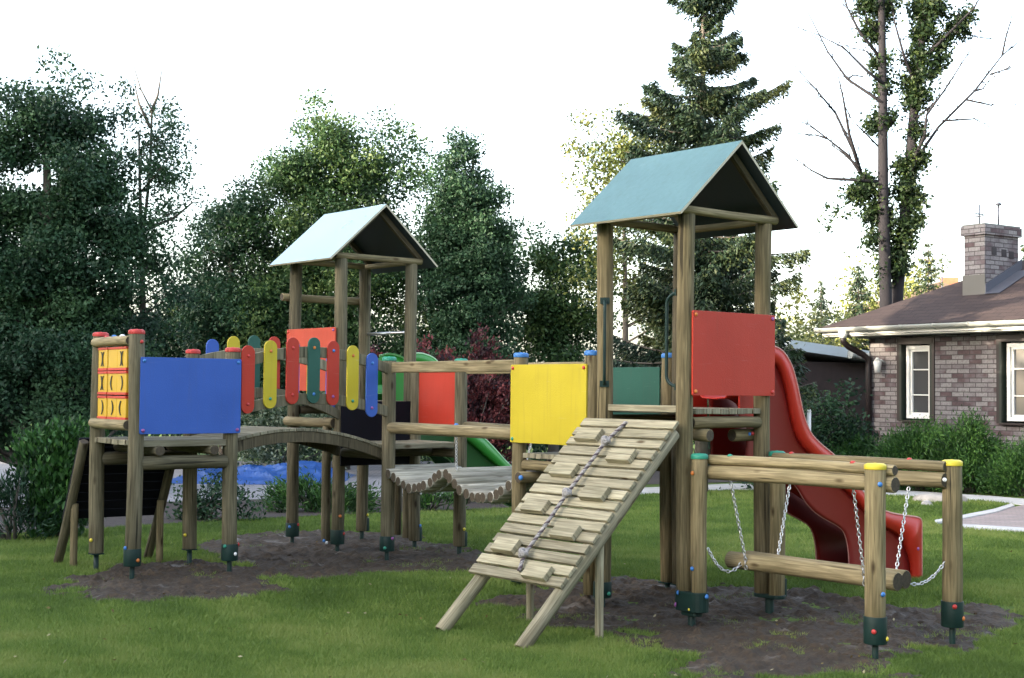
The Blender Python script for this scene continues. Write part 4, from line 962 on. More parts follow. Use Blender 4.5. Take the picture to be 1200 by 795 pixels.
# bare trampled soil under the play equipment
def inside(px, py, poly):
    c = np.zeros(px.shape, bool); n = len(poly)
    for i in range(n):
        x0, y0 = poly[i]; x1, y1 = poly[(i+1) % n]
        with np.errstate(divide='ignore', invalid='ignore'):
            c ^= ((y0 > py) != (y1 > py)) & (px < (x1-x0)*(py-y0)/(y1-y0+1e-12)+x0)
    return c
def sdist(px, py, poly):
    d = np.full(px.shape, 1e9); n = len(poly)
    for i in range(n):
        a = np.array(poly[i]); b = np.array(poly[(i+1) % n]); v = b-a; L2 = (v@v)+1e-12
        t_ = np.clip(((px-a[0])*v[0]+(py-a[1])*v[1])/L2, 0, 1); d = np.minimum(d, np.hypot(px-a[0]-t_*v[0], py-a[1]-t_*v[1]))
    return np.where(inside(px, py, poly), d, -d)
MUDS = [GP(p) for p in (
    [(560, 700), (590, 690), (640, 683), (700, 672), (770, 676), (830, 684), (900, 690), (980, 697), (1060, 702), (1150, 708), (1215, 722), (1210, 742), (1150, 748), (1110, 752), (1080, 775), (1060, 800), (980, 800), (900, 808), (800, 803), (765, 785), (800, 768), (720, 748), (660, 738), (600, 722), (565, 712)],
    [(225, 638), (330, 622), (440, 624), (500, 634), (560, 645), (590, 660), (560, 672), (500, 670), (420, 674), (350, 688), (290, 668), (230, 655)],
    [(48, 684), (90, 668), (160, 660), (240, 658), (320, 664), (362, 684), (340, 700), (250, 706), (170, 709), (90, 702)])]
def mudf(x, y):
    f = np.maximum.reduce([sdist(x, y, p) for p in MUDS]); return f+(fbm(x*1.6, y*1.6, 21)-.47)*1.0+(fbm(x*6, y*6, 31)-.47)*.60-.08
def mudmat():
    m = bpy.data.materials.new('wet_bare_soil'); m.use_nodes = True; nt = m.node_tree; b = nt.nodes['Principled BSDF']
    tc = nt.nodes.new('ShaderNodeTexCoord').outputs['Object']; n1 = noise(nt, tc, 3.0, 6, .4); n2 = noise(nt, tc, 30, 6); n3 = noise(nt, mapping(nt, tc, (1, 2.2, 1), (4, 9, 0)), 2.1, 5, .8)
    col = ramp(nt, n1, [(.3, (.030, .018, .008)), (.6, (.056, .036, .018)), (.8, (.090, .062, .034))])
    col = mixc(nt, ramp(nt, n2, [(.4, (.6, .6, .6)), (.62, (0, 0, 0))]), col, (.013, .010, .008))
    sm = ramp(nt, n3, [(.62, (0, 0, 0)), (.72, (.8, .8, .8))]); col = mixc(nt, sm, col, (.12, .105, .090))
    nt.links.new(col, b.inputs['Base Color'])
    mr = nt.nodes.new('ShaderNodeMapRange'); mr.inputs['To Min'].default_value = .85; mr.inputs['To Max'].default_value = .42; nt.links.new(sm, mr.inputs['Value']); nt.links.new(mr.outputs['Result'], b.inputs['Roughness'])
    bp = nt.nodes.new('ShaderNodeBump'); bp.inputs['Strength'].default_value = .9; bp.inputs['Distance'].default_value = .02; nt.links.new(n2, bp.inputs['Height']); nt.links.new(bp.outputs['Normal'], b.inputs['Normal']); return m
MUD = mudmat()
for i, pol in enumerate(MUDS):
    A = np.array(pol); x0, y0 = A.min(0)-.5; x1, y1 = A.max(0)+.5; st = .022 if i != 1 else .035
    X, Y = np.meshgrid(np.arange(x0, x1, st), np.arange(y0, y1, st), indexing='ij'); fm = mudf(X, Y)
    lumps = (fbm(X*5, Y*5, 3)-.45)*.05+np.maximum(fbm(X*14, Y*14, 9, 3)-.46, -.02)*.13+np.maximum(fbm(X*30, Y*30, 39, 2)-.42, 0)*.06
    Z = gz(X, Y)-.004+np.clip(fm*.15, -.03, .016)+lumps*np.clip(.35+fm*2.5, 0, 1)
    keep = fm > -.16
    idx = -np.ones(X.shape, int); idx[keep] = np.arange(keep.sum()); q = keep[:-1, :-1] & keep[1:, :-1] & keep[1:, 1:] & keep[:-1, 1:]
    F4 = np.stack([idx[:-1, :-1][q], idx[1:, :-1][q], idx[1:, 1:][q], idx[:-1, 1:][q]], 1)
    me = bpy.data.meshes.new('bare_soil'); me.from_pydata(np.stack([X[keep], Y[keep], Z[keep]], 1).tolist(), [], F4.tolist()); me.polygons.foreach_set('use_smooth', [True]*len(F4))
    me.materials.append(MUD); o = bpy.data.objects.new('bare_soil', me); COL.objects.link(o); structure(o)
# clods lying on the soil and loose stones
# grass blades
def in_lawn(x, y):
    ok = np.ones(x.shape, bool)
    bed = GP([(-400, 640), (-220, 632), (-60, 630), (60, 624), (180, 616), (300, 609), (450, 602), (600, 596), (690, 588), (740, 580.5), (860, 574), (1000, 578), (1090, 583.5), (1160, 588), (1300, 604), (1500, 620)])
    bx, by = zip(*bed); ok &= y < np.interp(x, bx, by)
    return ok & (sdist(x, y, GP([(1095, 611), (1165, 598), (1189, 591), (1300, 600), (1420, 625), (1340, 634), (1200, 625), (1100, 617)])) < 0)
N = 900000; u = RNG.random(N); y = 1/((1/7.4)+u*((1/25.5)-(1/7.4))); x = RNG.uniform(-.41, .41, N)*y
k = in_lawn(x, y); x, y = x[k], y[k]; mf = mudf(x, y); tuft = fbm(x*3, y*3, 77)
k = RNG.random(len(x)) < np.clip(.45-mf*9, 0.0, 1)*1.0+np.where((mf > 0) & (tuft > .62), .35, 0); x, y, tuft = x[k], y[k], tuft[k]; n = len(x)
dry = fbm(x*.7+3, y*.7, 55); tall = RNG.uniform(.018, .042, n)*(1+.35*(fbm(x*4, y*4, 91)-.45))*(.8+y*.03); w = .0022*(y/8)+.0012; a = RNG.uniform(0, 2*PI, n); ln = RNG.normal(0, .55, (n, 2))*tall[:, None]
Z = gz(x, y)-.004; V = np.empty((n, 3, 3)); V[:, 0] = np.stack([x-w*np.cos(a), y-w*np.sin(a), Z], 1); V[:, 1] = np.stack([x+w*np.cos(a), y+w*np.sin(a), Z], 1); V[:, 2] = np.stack([x+ln[:, 0], y+ln[:, 1], Z+tall], 1)
me = bpy.data.meshes.new('grass'); me.vertices.add(n*3); me.vertices.foreach_set('co', V.reshape(-1).astype(np.float32)); me.loops.add(n*3); me.loops.foreach_set('vertex_index', np.arange(n*3, dtype=np.int32))
me.polygons.add(n); me.polygons.foreach_set('loop_start', np.arange(0, n*3, 3, dtype=np.int32)); me.polygons.foreach_set('loop_total', np.full(n, 3, np.int32)); me.update(calc_edges=True)
at_ = me.attributes.new('tone', 'FLOAT', 'FACE'); at_.data.foreach_set('value', np.clip(.42+(dry-.47)*1.5+(tuft-.47)*.7+RNG.normal(0, .13, n), 0, 1).astype(np.float32))
me.materials.append(leafmat('grass_blade', (.078, .134, .024), (.142, .220, .040), (.245, .290, .078), .6, .35)); o = bpy.data.objects.new('grass', me); COL.objects.link(o); o['kind'] = 'stuff'; o['label'] = 'short mown lawn grass around the play equipment'; o['category'] = 'grass'
print('grass', n)

# ------------------------------------------------------------------ the brick house
def brickmat(name='mottled_brick'):
    m = bpy.data.materials.new(name); m.use_nodes = True; nt = m.node_tree; b = nt.nodes['Principled BSDF']
    tc = nt.nodes.new('ShaderNodeTexCoord').outputs['Object']; sp = nt.nodes.new('ShaderNodeSeparateXYZ'); nt.links.new(tc, sp.inputs[0])
    ad = nt.nodes.new('ShaderNodeMath'); nt.links.new(sp.outputs[0], ad.inputs[0]); nt.links.new(sp.outputs[1], ad.inputs[1]); cb = nt.nodes.new('ShaderNodeCombineXYZ'); nt.links.new(ad.outputs[0], cb.inputs[0]); nt.links.new(sp.outputs[2], cb.inputs[1])
    bt = nt.nodes.new('ShaderNodeTexBrick'); nt.links.new(cb.outputs[0], bt.inputs['Vector'])
    for k, v in (('Scale', 1), ('Brick Width', .24), ('Row Height', .078), ('Mortar Size', .007), ('Bias', .05)): bt.inputs[k].default_value = v
    bt.inputs['Color1'].default_value = (0, 0, 0, 1); bt.inputs['Color2'].default_value = (1, 1, 1, 1); bt.inputs['Mortar'].default_value = (0, 0, 0, 1)
    n = noise(nt, cb.outputs[0], 4.5, 5); mx = nt.nodes.new('ShaderNodeMath'); mx.operation = 'MULTIPLY_ADD'; mx.inputs[1].default_value = .60; nt.links.new(bt.outputs['Color'], mx.inputs[0])
    sc2 = nt.nodes.new('ShaderNodeMath'); sc2.operation = 'MULTIPLY'; sc2.inputs[1].default_value = .66; nt.links.new(n, sc2.inputs[0]); nt.links.new(sc2.outputs[0], mx.inputs[2])
    col = ramp(nt, mx.outputs[0], [(.24, (.045, .026, .029)), (.42, (.085, .054, .058)), (.54, (.145, .128, .135)), (.80, (.225, .212, .212))])
    fine = noise(nt, cb.outputs[0], 28, 5); col = mixc(nt, ramp(nt, fine, [(.45, (0, 0, 0)), (.7, (.55, .55, .55))]), col, (.095, .070, .075))
    col = mixc(nt, bt.outputs['Fac'], col, (.055, .046, .048)); nt.links.new(col, b.inputs['Base Color']); b.inputs['Roughness'].default_value = .85
    bp = nt.nodes.new('ShaderNodeBump'); bp.invert = True; bp.inputs['Strength'].default_value = .8; bp.inputs['Distance'].default_value = .012; nt.links.new(bt.outputs['Fac'], bp.inputs['Height']); nt.links.new(bp.outputs['Normal'], b.inputs['Normal']); return m
BRK = brickmat()
def shinglemat(c):
    m = bpy.data.materials.new('roof_shingle'); m.use_nodes = True; nt = m.node_tree; b = nt.nodes['Principled BSDF']; uv = nt.nodes.new('ShaderNodeUVMap').outputs['UV']
    bt = nt.nodes.new('ShaderNodeTexBrick'); nt.links.new(uv, bt.inputs['Vector'])
    for k, v in (('Scale', 1), ('Brick Width', .33), ('Row Height', .145), ('Mortar Size', .007)): bt.inputs[k].default_value = v
    bt.inputs['Color1'].default_value = (*c, 1); bt.inputs['Color2'].default_value = (c[0]*.68, c[1]*.66, c[2]*.66, 1); bt.inputs['Mortar'].default_value = (c[0]*.35, c[1]*.35, c[2]*.35, 1)
    col = mixc(nt, ramp(nt, noise(nt, uv, 1.5, 6), [(.4, (0, 0, 0)), (.7, (.5, .5, .5))]), bt.outputs['Color'], (c[0]*.7, c[1]*.62, c[2]*.62)); nt.links.new(col, b.inputs['Base Color']); b.inputs['Roughness'].default_value = .9
    bp = nt.nodes.new('ShaderNodeBump'); bp.invert = True; bp.inputs['Strength'].default_value = .9; bp.inputs['Distance'].default_value = .02; nt.links.new(bt.outputs['Fac'], bp.inputs['Height']); nt.links.new(bp.outputs['Normal'], b.inputs['Normal']); return m
SHG = shinglemat((.044, .027, .024))
WH = mat('white_paint', (.72, .72, .70), .4, var=.05, vscale=4); BRN = mat('brown_paint', (.014, .008, .009), .45); DGR = mat('dark_green_paint', (.008, .016, .012), .5)
GUT = mat('pale_gutter', (.36, .37, .34), .4, var=.12, vscale=3); GLS = mat('window_glass', (.055, .058, .062), .10, spec=.8); CURT = mat('net_curtain', (.30, .30, .31), .8); LEAD = mat('sheet_metal', (.10, .105, .13), .45, metal=.4); APR = mat('pale_metal_apron', (.09, .086, .08), .5)
ha = math.atan2(-.829, .559); H0 = (6.43, 24.92)
H = root('brick_house', 'brick bungalow with brown shingled hip roof, white gutter and brick chimney, at the right', 'house', (H0[0], H0[1], 0), ha)
t = H; WT = 2.60; XL = 11.5; YL = 9.0
W1, W2 = (.69, 1.395), (2.75, 4.1); zs, ztp = 1.14, 2.46
wl = MB(); T_ = .3
def wseg(x0, x1, z0, z1): wl.box(((x0+x1)/2, T_/2, (z0+z1)/2), (x1-x0, T_, z1-z0))
wseg(0, W1[0], -.5, WT); wseg(W1[1], W2[0], -.5, WT); wseg(W2[1], XL, -.5, WT)
for w in (W1, W2): wseg(w[0], w[1], -.5, zs); wseg(w[0], w[1], ztp+.12, WT)
wl.box((T_/2, (YL+T_)/2, WT/2-.25), (T_, YL-T_, WT+.5)).box((XL-T_/2, (YL+T_)/2, WT/2-.25), (T_, YL-T_, WT+.5)).box((XL/2, YL-T_/2+.003, WT/2-.25), (XL-2*T_, T_, WT+.5))
wl.build('wall', BRK, t)
ze = 2.79; ox, oy = .70, .50; sl_ = .482; X0, X1, Y0, Y1 = -ox, XL+ox, -oy, YL+oy; hr = (Y1-Y0)/2; zr = ze+hr*sl_; L_ = math.hypot(1, sl_)
rf = MB(); V = [Vector(p) for p in ((X0, Y0, ze), (X1, Y0, ze), (X1, Y1, ze), (X0, Y1, ze), (X0+hr, Y0+hr, zr), (X1-hr, Y0+hr, zr))]; rf.v = V
rf.face((0, 1, 5, 4), ((X0, 0), (X1, 0), (X1-hr, hr*L_), (X0+hr, hr*L_))); rf.face((2, 3, 4, 5), ((X0, 0), (X1, 0), (X1-hr, hr*L_), (X0+hr, hr*L_)))
rf.face((3, 0, 4), ((0, 0), (2*hr, 0), (hr, hr*L_))); rf.face((1, 2, 5), ((0, 0), (2*hr, 0), (hr, hr*L_)))
ro = rf.build('roof', SHG, t); so = ro.modifiers.new('thickness', 'SOLIDIFY'); so.thickness = .05; so.offset = -1
fs = MB(); fs.box(((X0+X1)/2, Y0+.035, ze-.085), (X1-X0-.04, .03, .12)).box((X0+.035, (Y0+Y1)/2, ze-.085), (.03, Y1-Y0-.1, .12)); fs.build('fascia', WH, ro)
sf = MB(); sf.box(((X0+X1)/2, Y0+.28, ze-.165), (X1-X0-.06, .46, .02)).box((X0+.37, (Y0+Y1)/2+.3, ze-.1655), (.62, Y1-Y0-1.2, .02)); sf.build('soffit', GUT, ro)
gt = MB(); R_ = []
for xx in (X0-.06, X1): R_.append([(xx, Y0-.055+.062*math.cos(PI+PI*k/8), ze-.02+.062*math.sin(PI+PI*k/8)*1.15) for k in range(9)])
gt.grid(R_, True, flip=True); g1 = gt.build('gutter', GUT, ro); so = g1.modifiers.new('thickness', 'SOLIDIFY'); so.thickness = .006
bk = MB()
for k in range(16): bk.box((X0+.5+k*.7, Y0-.055, ze-.02), (.03, .135, .008)).tube([(X0+.5+k*.7, Y0-.055+.068*math.cos(PI+PI*q/6), ze-.02+.068*math.sin(PI+PI*q/6)*1.15) for q in range(7)], .009, 5)
bk.tube([(X0-.06, Y0-.055, ze-.05), (X0-.07, Y0-.055, ze-.05)], .06, 12)
bk.build('gutter_bracket', GUT, g1)
dp = MB(); dp.tube([(-.12, Y0-.055, ze-.07), (-.12, Y0-.055, ze-.15), (-.12, Y0-.055, ze-.21)], [.085, .08, .06], 12); dp.build('gutter_outlet', WH, g1)
dp = MB(); dp.tube([(-.12, Y0-.055, ze-.17), (-.12, Y0-.05, ze-.27), (-.09, Y0+.05, ze-.36), (.0, -.16, ze-.50), (.04, -.07, ze-.58), (.04, -.065, ze-.75), (.04, -.065, -.2)], .055, 12)
for z in (.6, 1.7): dp.box((.04, -.05, z), (.12, .09, .03))
dp.build('downpipe', BRN, t)
def window(x0, x1, mull, cols):
    w = MB(); zz0, zz1 = zs, ztp; yf = .10
    # painted reveals and shutter box
    
    sx0, sx1 = x0+.085, x1-.045
    fr = MB(); fw = .065
    fr.box(((sx0+sx1)/2, yf, zz1-fw/2-.02), (sx1-sx0, .07, fw)).box(((sx0+sx1)/2, yf, zz0+fw/2+.03), (sx1-sx0, .07, fw))
    fr.box((sx0+fw/2, yf+.001, (zz0+zz1)/2), (fw, .07, zz1-zz0-.16)).box((sx1-fw/2, yf+.001, (zz0+zz1)/2), (fw, .07, zz1-zz0-.16))
    f = fr.build('window', WH, t, .006)
    sash = MB(); a0, a1 = sx0+fw+.02, sx1-fw-.005
    sash.box((a0+.018, yf+.004, (zz0+zz1)/2), (.036, .05, zz1-zz0-.2)).box((a1-.018, yf+.004, (zz0+zz1)/2), (.036, .05, zz1-zz0-.2)).box(((a0+a1)/2, yf+.004, zz0+.115), (a1-a0, .05, .04)).box(((a0+a1)/2, yf+.004, zz1-.105), (a1-a0, .05, .04))
    for z in mull: sash.box(((a0+a1)/2, yf-.004, z), (a1-a0, .03, .022))
    for c in cols: sash.box((c, yf-.003, (zz0+zz1)/2), (.03, .03, zz1-zz0-.22))
    sash.build('sash', WH, f, .004)
    MB().box(((sx0+sx1)/2, yf+.02, (zz0+zz1)/2), (sx1-sx0-.09, .008, zz1-zz0-.15)).build('pane', GLS, f)
    MB().box(((x0+x1)/2, -.01, zz0-.012), (x1-x0-.10, .17, .03)).build('sill', BRN, f)
    MB().box((x0+.022, .045, (zz0+zz1)/2), (.045, .13, zz1-zz0-.004)).build('reveal', DGR, f); MB().box((x1-.022, .045, (zz0+zz1)/2), (.045, .13, zz1-zz0-.004)).build('reveal', DGR, f); MB().box(((x0+x1)/2, .04, ztp+.058), (x1-x0+.03, .14, .11)).build('shutter_box', BRN, f)
    MB().box((x0-.026, -.004, (zz0+ztp)/2+.05), (.05, .03, ztp-zz0+.12)).build('shutter_guide', BRN, f); MB().box((x1+.026, -.004, (zz0+ztp)/2+.05), (.05, .03, ztp-zz0+.12)).build('shutter_guide', BRN, f)
window(*W1, (1.58, 2.02), ()); window(*W2, (1.58, 2.02), (3.4,))
# chimney on the front slope
r = ray(1142, 345); c_, s_ = math.cos(ha), math.sin(ha); best = None
for k in range(2000):
    dd = 20+k*.005; p = r*dd/r[1]; lx = (p[0]-H0[0])*c_+(p[1]-H0[1])*s_; ly = -(p[0]-H0[0])*s_+(p[1]-H0[1])*c_; zz = p[2]+CAMZ; e = abs(zz-(ze+sl_*(ly+oy)))
    if best is None or e < best[0]: best = (e, lx, ly, zz, dd)
_, cx, cy, cz, cd = best; print('chimney', best)
ztop = float(at(1150, 270, cd)[2]); cw, cdp = .42, .92
ch = MB().box((cx, cy+cdp/2, (cz-.4+ztop)/2), (cw, cdp, ztop-cz+.4)).build('chimney', BRK, t)
MB().box((cx, cy+cdp/2, ztop-.005), (cw+.09, cdp+.09, .16)).build('chimney_head', BRK, ch, .004)
MB().box((cx, cy+cdp/2, ztop+.09), (cw+.05, cdp+.05, .03)).build('chimney_slab', APR, ch)
vt = MB()
for k, yy in enumerate((.25, .52, .72)): vt.box((cx+cw/2+.001, cy+yy, ztop-.36-.02*k), (.012, .13, .13))
vt.build('flue_vent', BRN, ch)
MB().box((cx, cy-.012, cz+.13), (cw+.04, .02, .40)).build('apron', APR, ch)
fl = MB(); fl.prism([(cy-.02, ze+sl_*(cy-.02+oy)-.03), (cy+cdp+.06, ze+sl_*(cy+cdp+.06+oy)-.03), (cy+cdp+.06, ze+sl_*(cy+cdp+.06+oy)+.17), (cy-.02, ze+sl_*(cy-.02+oy)+.17)], (cx+cw/2+.004, 0, 0), (0, 1, 0), (0, 0, 1), (1, 0, 0), .03)
fl.prism([(0, 0), (.30, 0), (.30, .01), (0, .01)], (cx+cw/2+.03, cy-.05, ze+sl_*(cy-.05+oy)+.012), (1, 0, 0), Vector((0, -sl_, 1)).normalized(), Vector((0, 1, sl_)).normalized(), cdp+.1)
fl.build('flashing', LEAD, ch)
co = MB(); zt = ztop+.10
co.tube([(cx-.05, cy+.2, zt), (cx-.05, cy+.2, zt+.36)], .014, 8).box((cx-.05, cy+.2, zt+.20), (.02, .22, .02)).box((cx-.05, cy+.2, zt+.16), (.18, .02, .02)).build('cowl', LEAD, ch); co = MB(); co.tube([(cx+.03, cy+.62, zt), (cx+.03, cy+.62, zt+.40)], .016, 8).tube([(cx+.03, cy+.62, zt+.38), (cx+.03, cy+.62, zt+.43)], [.06, .03], 10)
co.build('cowl', LEAD, ch)
lp = MB(); lx_, lz = .30, 2.10
lp.tube([(lx_+.06, -.01, lz+.05), (lx_+.05, -.10, lz+.10), (lx_, -.13, lz+.06)], .014, 8).tube([(lx_, -.13, lz-.13), (lx_, -.13, lz+.06), (lx_, -.13, lz+.09)], [.05, .075, .05], 10).tube([(lx_, -.13, lz+.09), (lx_, -.13, lz+.14)], [.06, .015], 10)
lp.build('wall_lamp', WH, t)

# shed
SH = root('shed', 'low dark brown shed with pale roof edge and gutter, beside the brick house', 'shed', (5.75, 28.6, 0), math.radians(32))
t = SH; MB().box((2.2, 1.5, .95), (4.4, 3.0, 2.6)).build('wall', mat('brown_boards', (.045, .028, .024), .8, var=.25, vscale=5), t)
s_r = MB().prism([(-.25, 2.48), (4.7, 2.08), (4.7, 2.30), (-.25, 2.68)], (0, -.25, 0), (1, 0, 0), (0, 0, 1), (0, 1, 0), 3.5).build('roof', mat('pale_roof_edge', (.52, .58, .60), .6, var=.1, vscale=2), t)
g_ = MB().tube([(1.4, -.32, 2.42), (4.3, -.32, 2.2)], .075, 12); g_.tube([(1.38, -.32, 2.42), (1.48, -.32, 2.41)], .095, 12).build('gutter', GUT, t)
MB().box((3.9, -.6, 1.95), (1.3, .8, .10)).build('canopy', mat('pale_canopy', (.45, .46, .46), .6), t)
wb = root('clothes_post', 'short white post beside the dark leafy bush', 'post', tuple(at(948, 500, 25.5)*np.array([1, 1, 0])))
MB().tube([(0, 0, -.3), (0, 0, 1.25)], .04, 10).tube([(0, 0, 1.25), (0, 0, 1.3)], [.05, .02], 10).build('pole', WH, wb)
fhp = at(1085, 345, 62)
FH = root('distant_house', 'distant house roof with an orange chimney beyond the brick house', 'house', (fhp[0], fhp[1], 0), math.radians(-12))
h_ = fhp[2]
MB().box((0, 3, h_/2-.6), (5.0, 6, h_+.2)).build('wall', mat('cream_wall', (.25, .21, .17), .8), FH)
fr_ = MB(); fr_.prism([(-3.4, h_-.75), (.6, h_+.55), (3.4, h_-.75)], (0, -.4, 0), (1, 0, 0), (0, 0, 1), (0, 1, 0), 6.8); fo = fr_.build('roof', mat('far_roof_tiles', (.16, .115, .09), .9, var=.2, vscale=3), FH)
MB().box((1.05, .6, h_+.35), (.75, .6, .85)).build('chimney', mat('orange_brick', (.28, .11, .06), .9, var=.2, vscale=6), FH)
mp = at(1104, 330, 60); MA = root('antenna_mast', 'thin lattice aerial mast on the skyline left of the chimney', 'mast', (mp[0], mp[1], 0))
am = MB(); zt = float(at(1104, 274, 60)[2]); am.tube([(0, 0, 0), (0, 0, zt)], [.05, .025], 6)
for k in range(8): am.box((0, 0, zt-.25-k*.28), (.16, .02, .02))
am.build('pole', LEAD, MA)
# unseen house added beyond the left edge to block the low evening sun
NB = root('sun_block_house', 'unseen tall house added beyond the left side to shade the garden', 'house', (-23.5, 1.0, 0), math.radians(0))
MB().box((-3, 0, 5.4), (7, 44, 11.4)).build('wall', mat('sun_block_wall', (.45, .42, .38), .85), NB); MB().prism([(-4, 0), (0, 1.2), (4, 0)], (-3, -22.3, 11.1), (1, 0, 0), (0, 0, 1), (0, 1, 0), 44.6).build('roof', SHG, NB)

# unseen hedges added behind and right of the viewpoint to cut horizon light
HG = leafmat('hedge_leaf', (.010, .030, .014), (.025, .062, .026), (.055, .11, .04))
for (x0, y0, x1, y1, h) in ((-22, -8, 17, -8, 7.5), (17, -8, 17, 15, 6.5)):
    L_ = math.hypot(x1-x0, y1-y0); nn = int(L_*95); u = RNG.random(nn); side = RNG.random(nn)
    cx_ = x0+(x1-x0)*u; cy_ = y0+(y1-y0)*u; hz = RNG.random(nn)*h*(.9+.2*np.sin(u*19)); nx, ny = -(y1-y0)/L_, (x1-x0)/L_; off = RNG.normal(0, .45, nn)
    C = np.stack([cx_+nx*off, cy_+ny*off, hz-.2], 1)
    o = leaves('light_block_hedge', C, .62, RNG.normal(.45, .2, nn), HG, aspect=.8); o['kind'] = 'stuff'; o['label'] = 'added unseen hedge holding back low sky light, '+('behind' if y0 == y1 else 'right of')+' the viewpoint'; o['category'] = 'hedge'
for o_ in (H, SH): o_.scale = (1.18,)*3; o_.location = (o_.location.x*1.18, o_.location.y*1.18, -.29)
# a few fallen leaves on the lawn, loose clods on the soil
fy = 1/((1/8.0)+RNG.random(130)*((1/22)-(1/8.0))); fx = RNG.uniform(-.40, .40, 130)*fy; k = in_lawn(fx, fy); fx, fy = fx[k], fy[k]
o = leaves('fallen_leaves', np.stack([fx, fy, gz(fx, fy)+.03], 1), .03, RNG.uniform(0, 1, len(fx)), leafmat('dry_leaf', (.10, .06, .02), (.22, .17, .06), (.40, .36, .22)), direc=np.array([[1.0, .3, .05]]*len(fx)), dj=.6); o['kind'] = 'stuff'; o['label'] = 'scattered small fallen leaves on the lawn'; o['category'] = 'leaves'
cl = MB(); cnt = 0
while cnt < 900:
    i = random.choice((0, 0, 0, 1, 2)); A = np.array(MUDS[i]); x_ = random.uniform(*A[:, 0][[A[:, 0].argmin(), A[:, 0].argmax()]]); y_ = random.uniform(*A[:, 1][[A[:, 1].argmin(), A[:, 1].argmax()]])
    if float(mudf(np.array([x_]), np.array([y_]))[0]) < -.08: continue
    r_ = random.uniform(.008, .016) if random.random() < .85 else random.uniform(.018, .034); o0 = len(cl.v)
    cl.dome((x_, y_, float(gz(x_, y_))-.004), (random.gauss(0, .2), random.gauss(0, .2), 1), r_, 6, 2, random.uniform(.7, 1.5))
    for v in cl.v[o0:]: v.x += random.gauss(0, r_*.15); v.y += random.gauss(0, r_*.15); v.z += random.gauss(0, r_*.12)
    cnt += 1
o = cl.build('soil_clods', MUD); o['kind'] = 'stuff'; o['label'] = 'loose dark clods scattered over the bare soil'; o['category'] = 'soil'
# tarpaulin over a heap on the paved yard
tp = gr(300, 567); tarp = MB(); rows = []
for i in range(61):
    row = []
    for j in range(37):
        u, v = i/60, j/36; xx, yy = (u-.5)*3.2, (v-.5)*3.4
        edge = min(1, 6*min(u, 1-u), 5*min(v, 1-v)); hgt = (.16+.20*math.exp(-((u-.75)/.18)**2)+.12*math.exp(-((u-.12)/.10)**2))*(1-.35*v)
        f = hgt*edge**.6*(1.0 if v < .6 else .6)
        rg = 1-abs(2*float(fbm(xx*1.5+9, yy*2.2+xx, 3, 2))/.75-1); r2 = 1-abs(2*float(fbm(xx*3.5-yy*2, yy*3+4, 13, 2))/.75-1); zz = f*.62+rg**2.5*.15*edge+r2*.05*edge
        row.append((tp[0]+xx+.12*(float(fbm(yy*2, u*3, 6))-.5), tp[1]+yy+1.0+.25*(float(fbm(xx*2, v, 16))-.5), float(gz(tp[0], tp[1]+yy))+.02+max(0, zz)))
    rows.append(row)
tarp.grid(rows, False, flip=True); to = tarp.build('tarpaulin', mat('blue_tarpaulin', (.026, .095, .33), .38, var=.2, vscale=1.5, bump=.5, bscale=12)); tag(to, 'crumpled blue tarpaulin lying on the grey paved yard', 'tarpaulin')
so = to.modifiers.new('thickness', 'SOLIDIFY'); so.thickness = .006
# flat stone beside the path
sp_ = gr(1102, 588); st = MB(); R_ = []
for i in range(7):
    f = i/6; R_.append([(sp_[0]+(.44+.04*math.sin(3*q)+.03*math.cos(5*q))*math.cos(q)*math.cos(f*PI/2)**.35, sp_[1]+(.30+.03*math.sin(2*q))*math.sin(q)*math.cos(f*PI/2)**.35, float(gz(*sp_))+.15*math.sin(f*PI/2)-.02+.008*math.sin(4*q)) for q in [2*PI*k/24 for k in range(25)]])
st.grid(R_, True, flip=True); tag(st.build('flat_stone', mat('pale_stone', (.34, .31, .28), .9, var=.25, vscale=6, bump=.6, bscale=20)), 'flat pale stone lying between lawn and garden path', 'stone')
sp_ = gr(1086, 592); s2 = MB(); s2.dome((sp_[0], sp_[1], float(gz(*sp_))-.03), (0, 0, 1), .10, 12, 4, 1.1); tag(s2.build('small_stone', mat('grey_stone', (.36, .34, .33), .9, var=.3, vscale=9, bump=.6, bscale=30)), 'small rounded stone in front of the flat pale stone', 'stone')
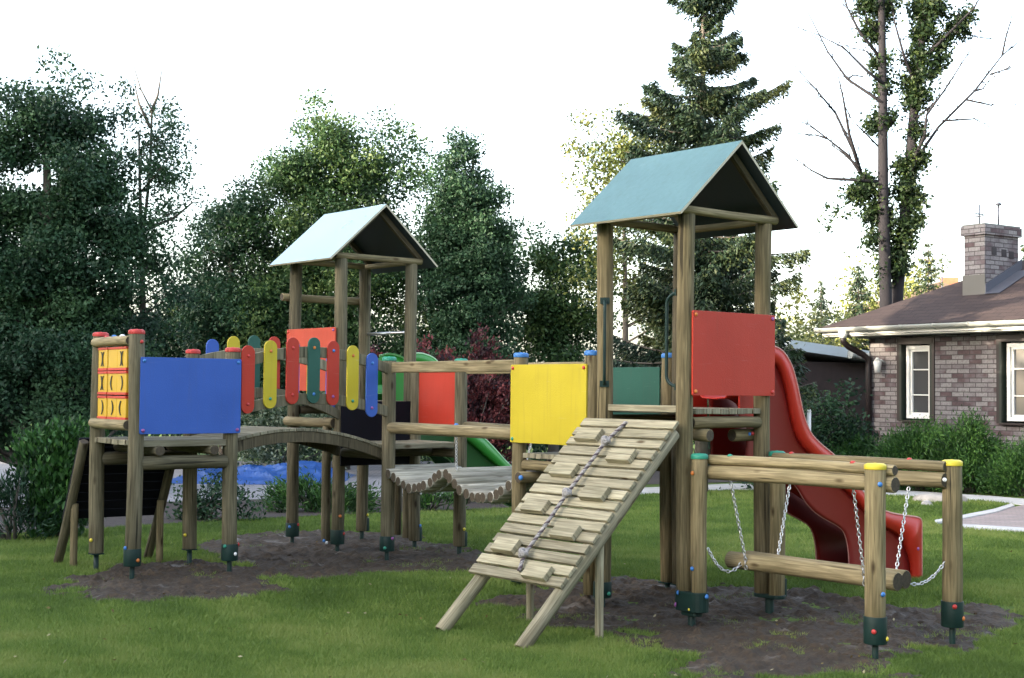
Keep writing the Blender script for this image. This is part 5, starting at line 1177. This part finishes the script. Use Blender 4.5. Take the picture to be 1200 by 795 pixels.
# low dark fence at the left
fp = at(60, 500, 26); FN = root('low_fence', 'low dark grey rail fence behind the feathery shrub at the left', 'fence', (fp[0], fp[1], float(gz(fp[0], fp[1]))))
zf = float(at(60, 493, 26)[2])-float(gz(fp[0], fp[1]))
gw = mat('grey_weathered_board', (.13, .14, .16), .8, var=.2, vscale=6)
for dz in (0, -.34): MB().box((-.4, 0, zf+dz), (4.6, .04, .11)).build('rail', gw, FN, .004)
for k in range(4): MB().box((-2.6+k*1.45, .05, zf/2), (.09, .06, zf+.12)).build('post', gw, FN, .004)

# ------------------------------------------------------------------ light, sky, camera
EL, AZ = math.radians(14.5), math.atan2(-.90, -.44)
w = bpy.data.worlds.new('World'); sc.world = w; w.use_nodes = True; nt = w.node_tree; bg = nt.nodes['Background']
sky = nt.nodes.new('ShaderNodeTexSky'); sky.sky_type = 'NISHITA'; sky.sun_disc = False; sky.sun_elevation = EL; sky.sun_rotation = AZ % (2*PI); sky.air_density = 1.0; sky.dust_density = 3.0; sky.ozone_density = 1.0
hs = nt.nodes.new('ShaderNodeHueSaturation'); hs.inputs['Saturation'].default_value = .65; nt.links.new(sky.outputs[0], hs.inputs['Color']); nt.links.new(hs.outputs[0], bg.inputs['Color']); bg.inputs['Strength'].default_value = .15
ld = bpy.data.lights.new('sun', 'SUN'); ld.energy = 2.0; ld.angle = math.radians(.5); ld.color = (1, .86, .66); lo = bpy.data.objects.new('sun', ld); COL.objects.link(lo)
sd = Vector((math.sin(AZ)*math.cos(EL), math.cos(AZ)*math.cos(EL), math.sin(EL))); lo.rotation_euler = sd.to_track_quat('Z', 'Y').to_euler(); lo.location = (-20, -10, 20)
cd_ = bpy.data.cameras.new('camera'); cam = bpy.data.objects.new('camera', cd_); COL.objects.link(cam); sc.camera = cam
cam.location = (0, 0, CAMZ); cd_.sensor_width = 36; cd_.lens = 36*F/1200; cd_.clip_end = 2000; cd_.clip_start = .1
cam.matrix_world = Matrix.Translation((0, 0, CAMZ)) @ Matrix.Rotation(PI/2+PIT, 4, 'X') @ Matrix.Rotation(ROL, 4, 'Z')
vs = sc.view_settings; vs.view_transform = 'Standard'; vs.look = 'None'; vs.gamma = 1; vs.exposure = EXPO; vs.use_curve_mapping = False
sc.cycles.max_bounces = 6; sc.cycles.diffuse_bounces = 3; sc.cycles.transparent_max_bounces = 8
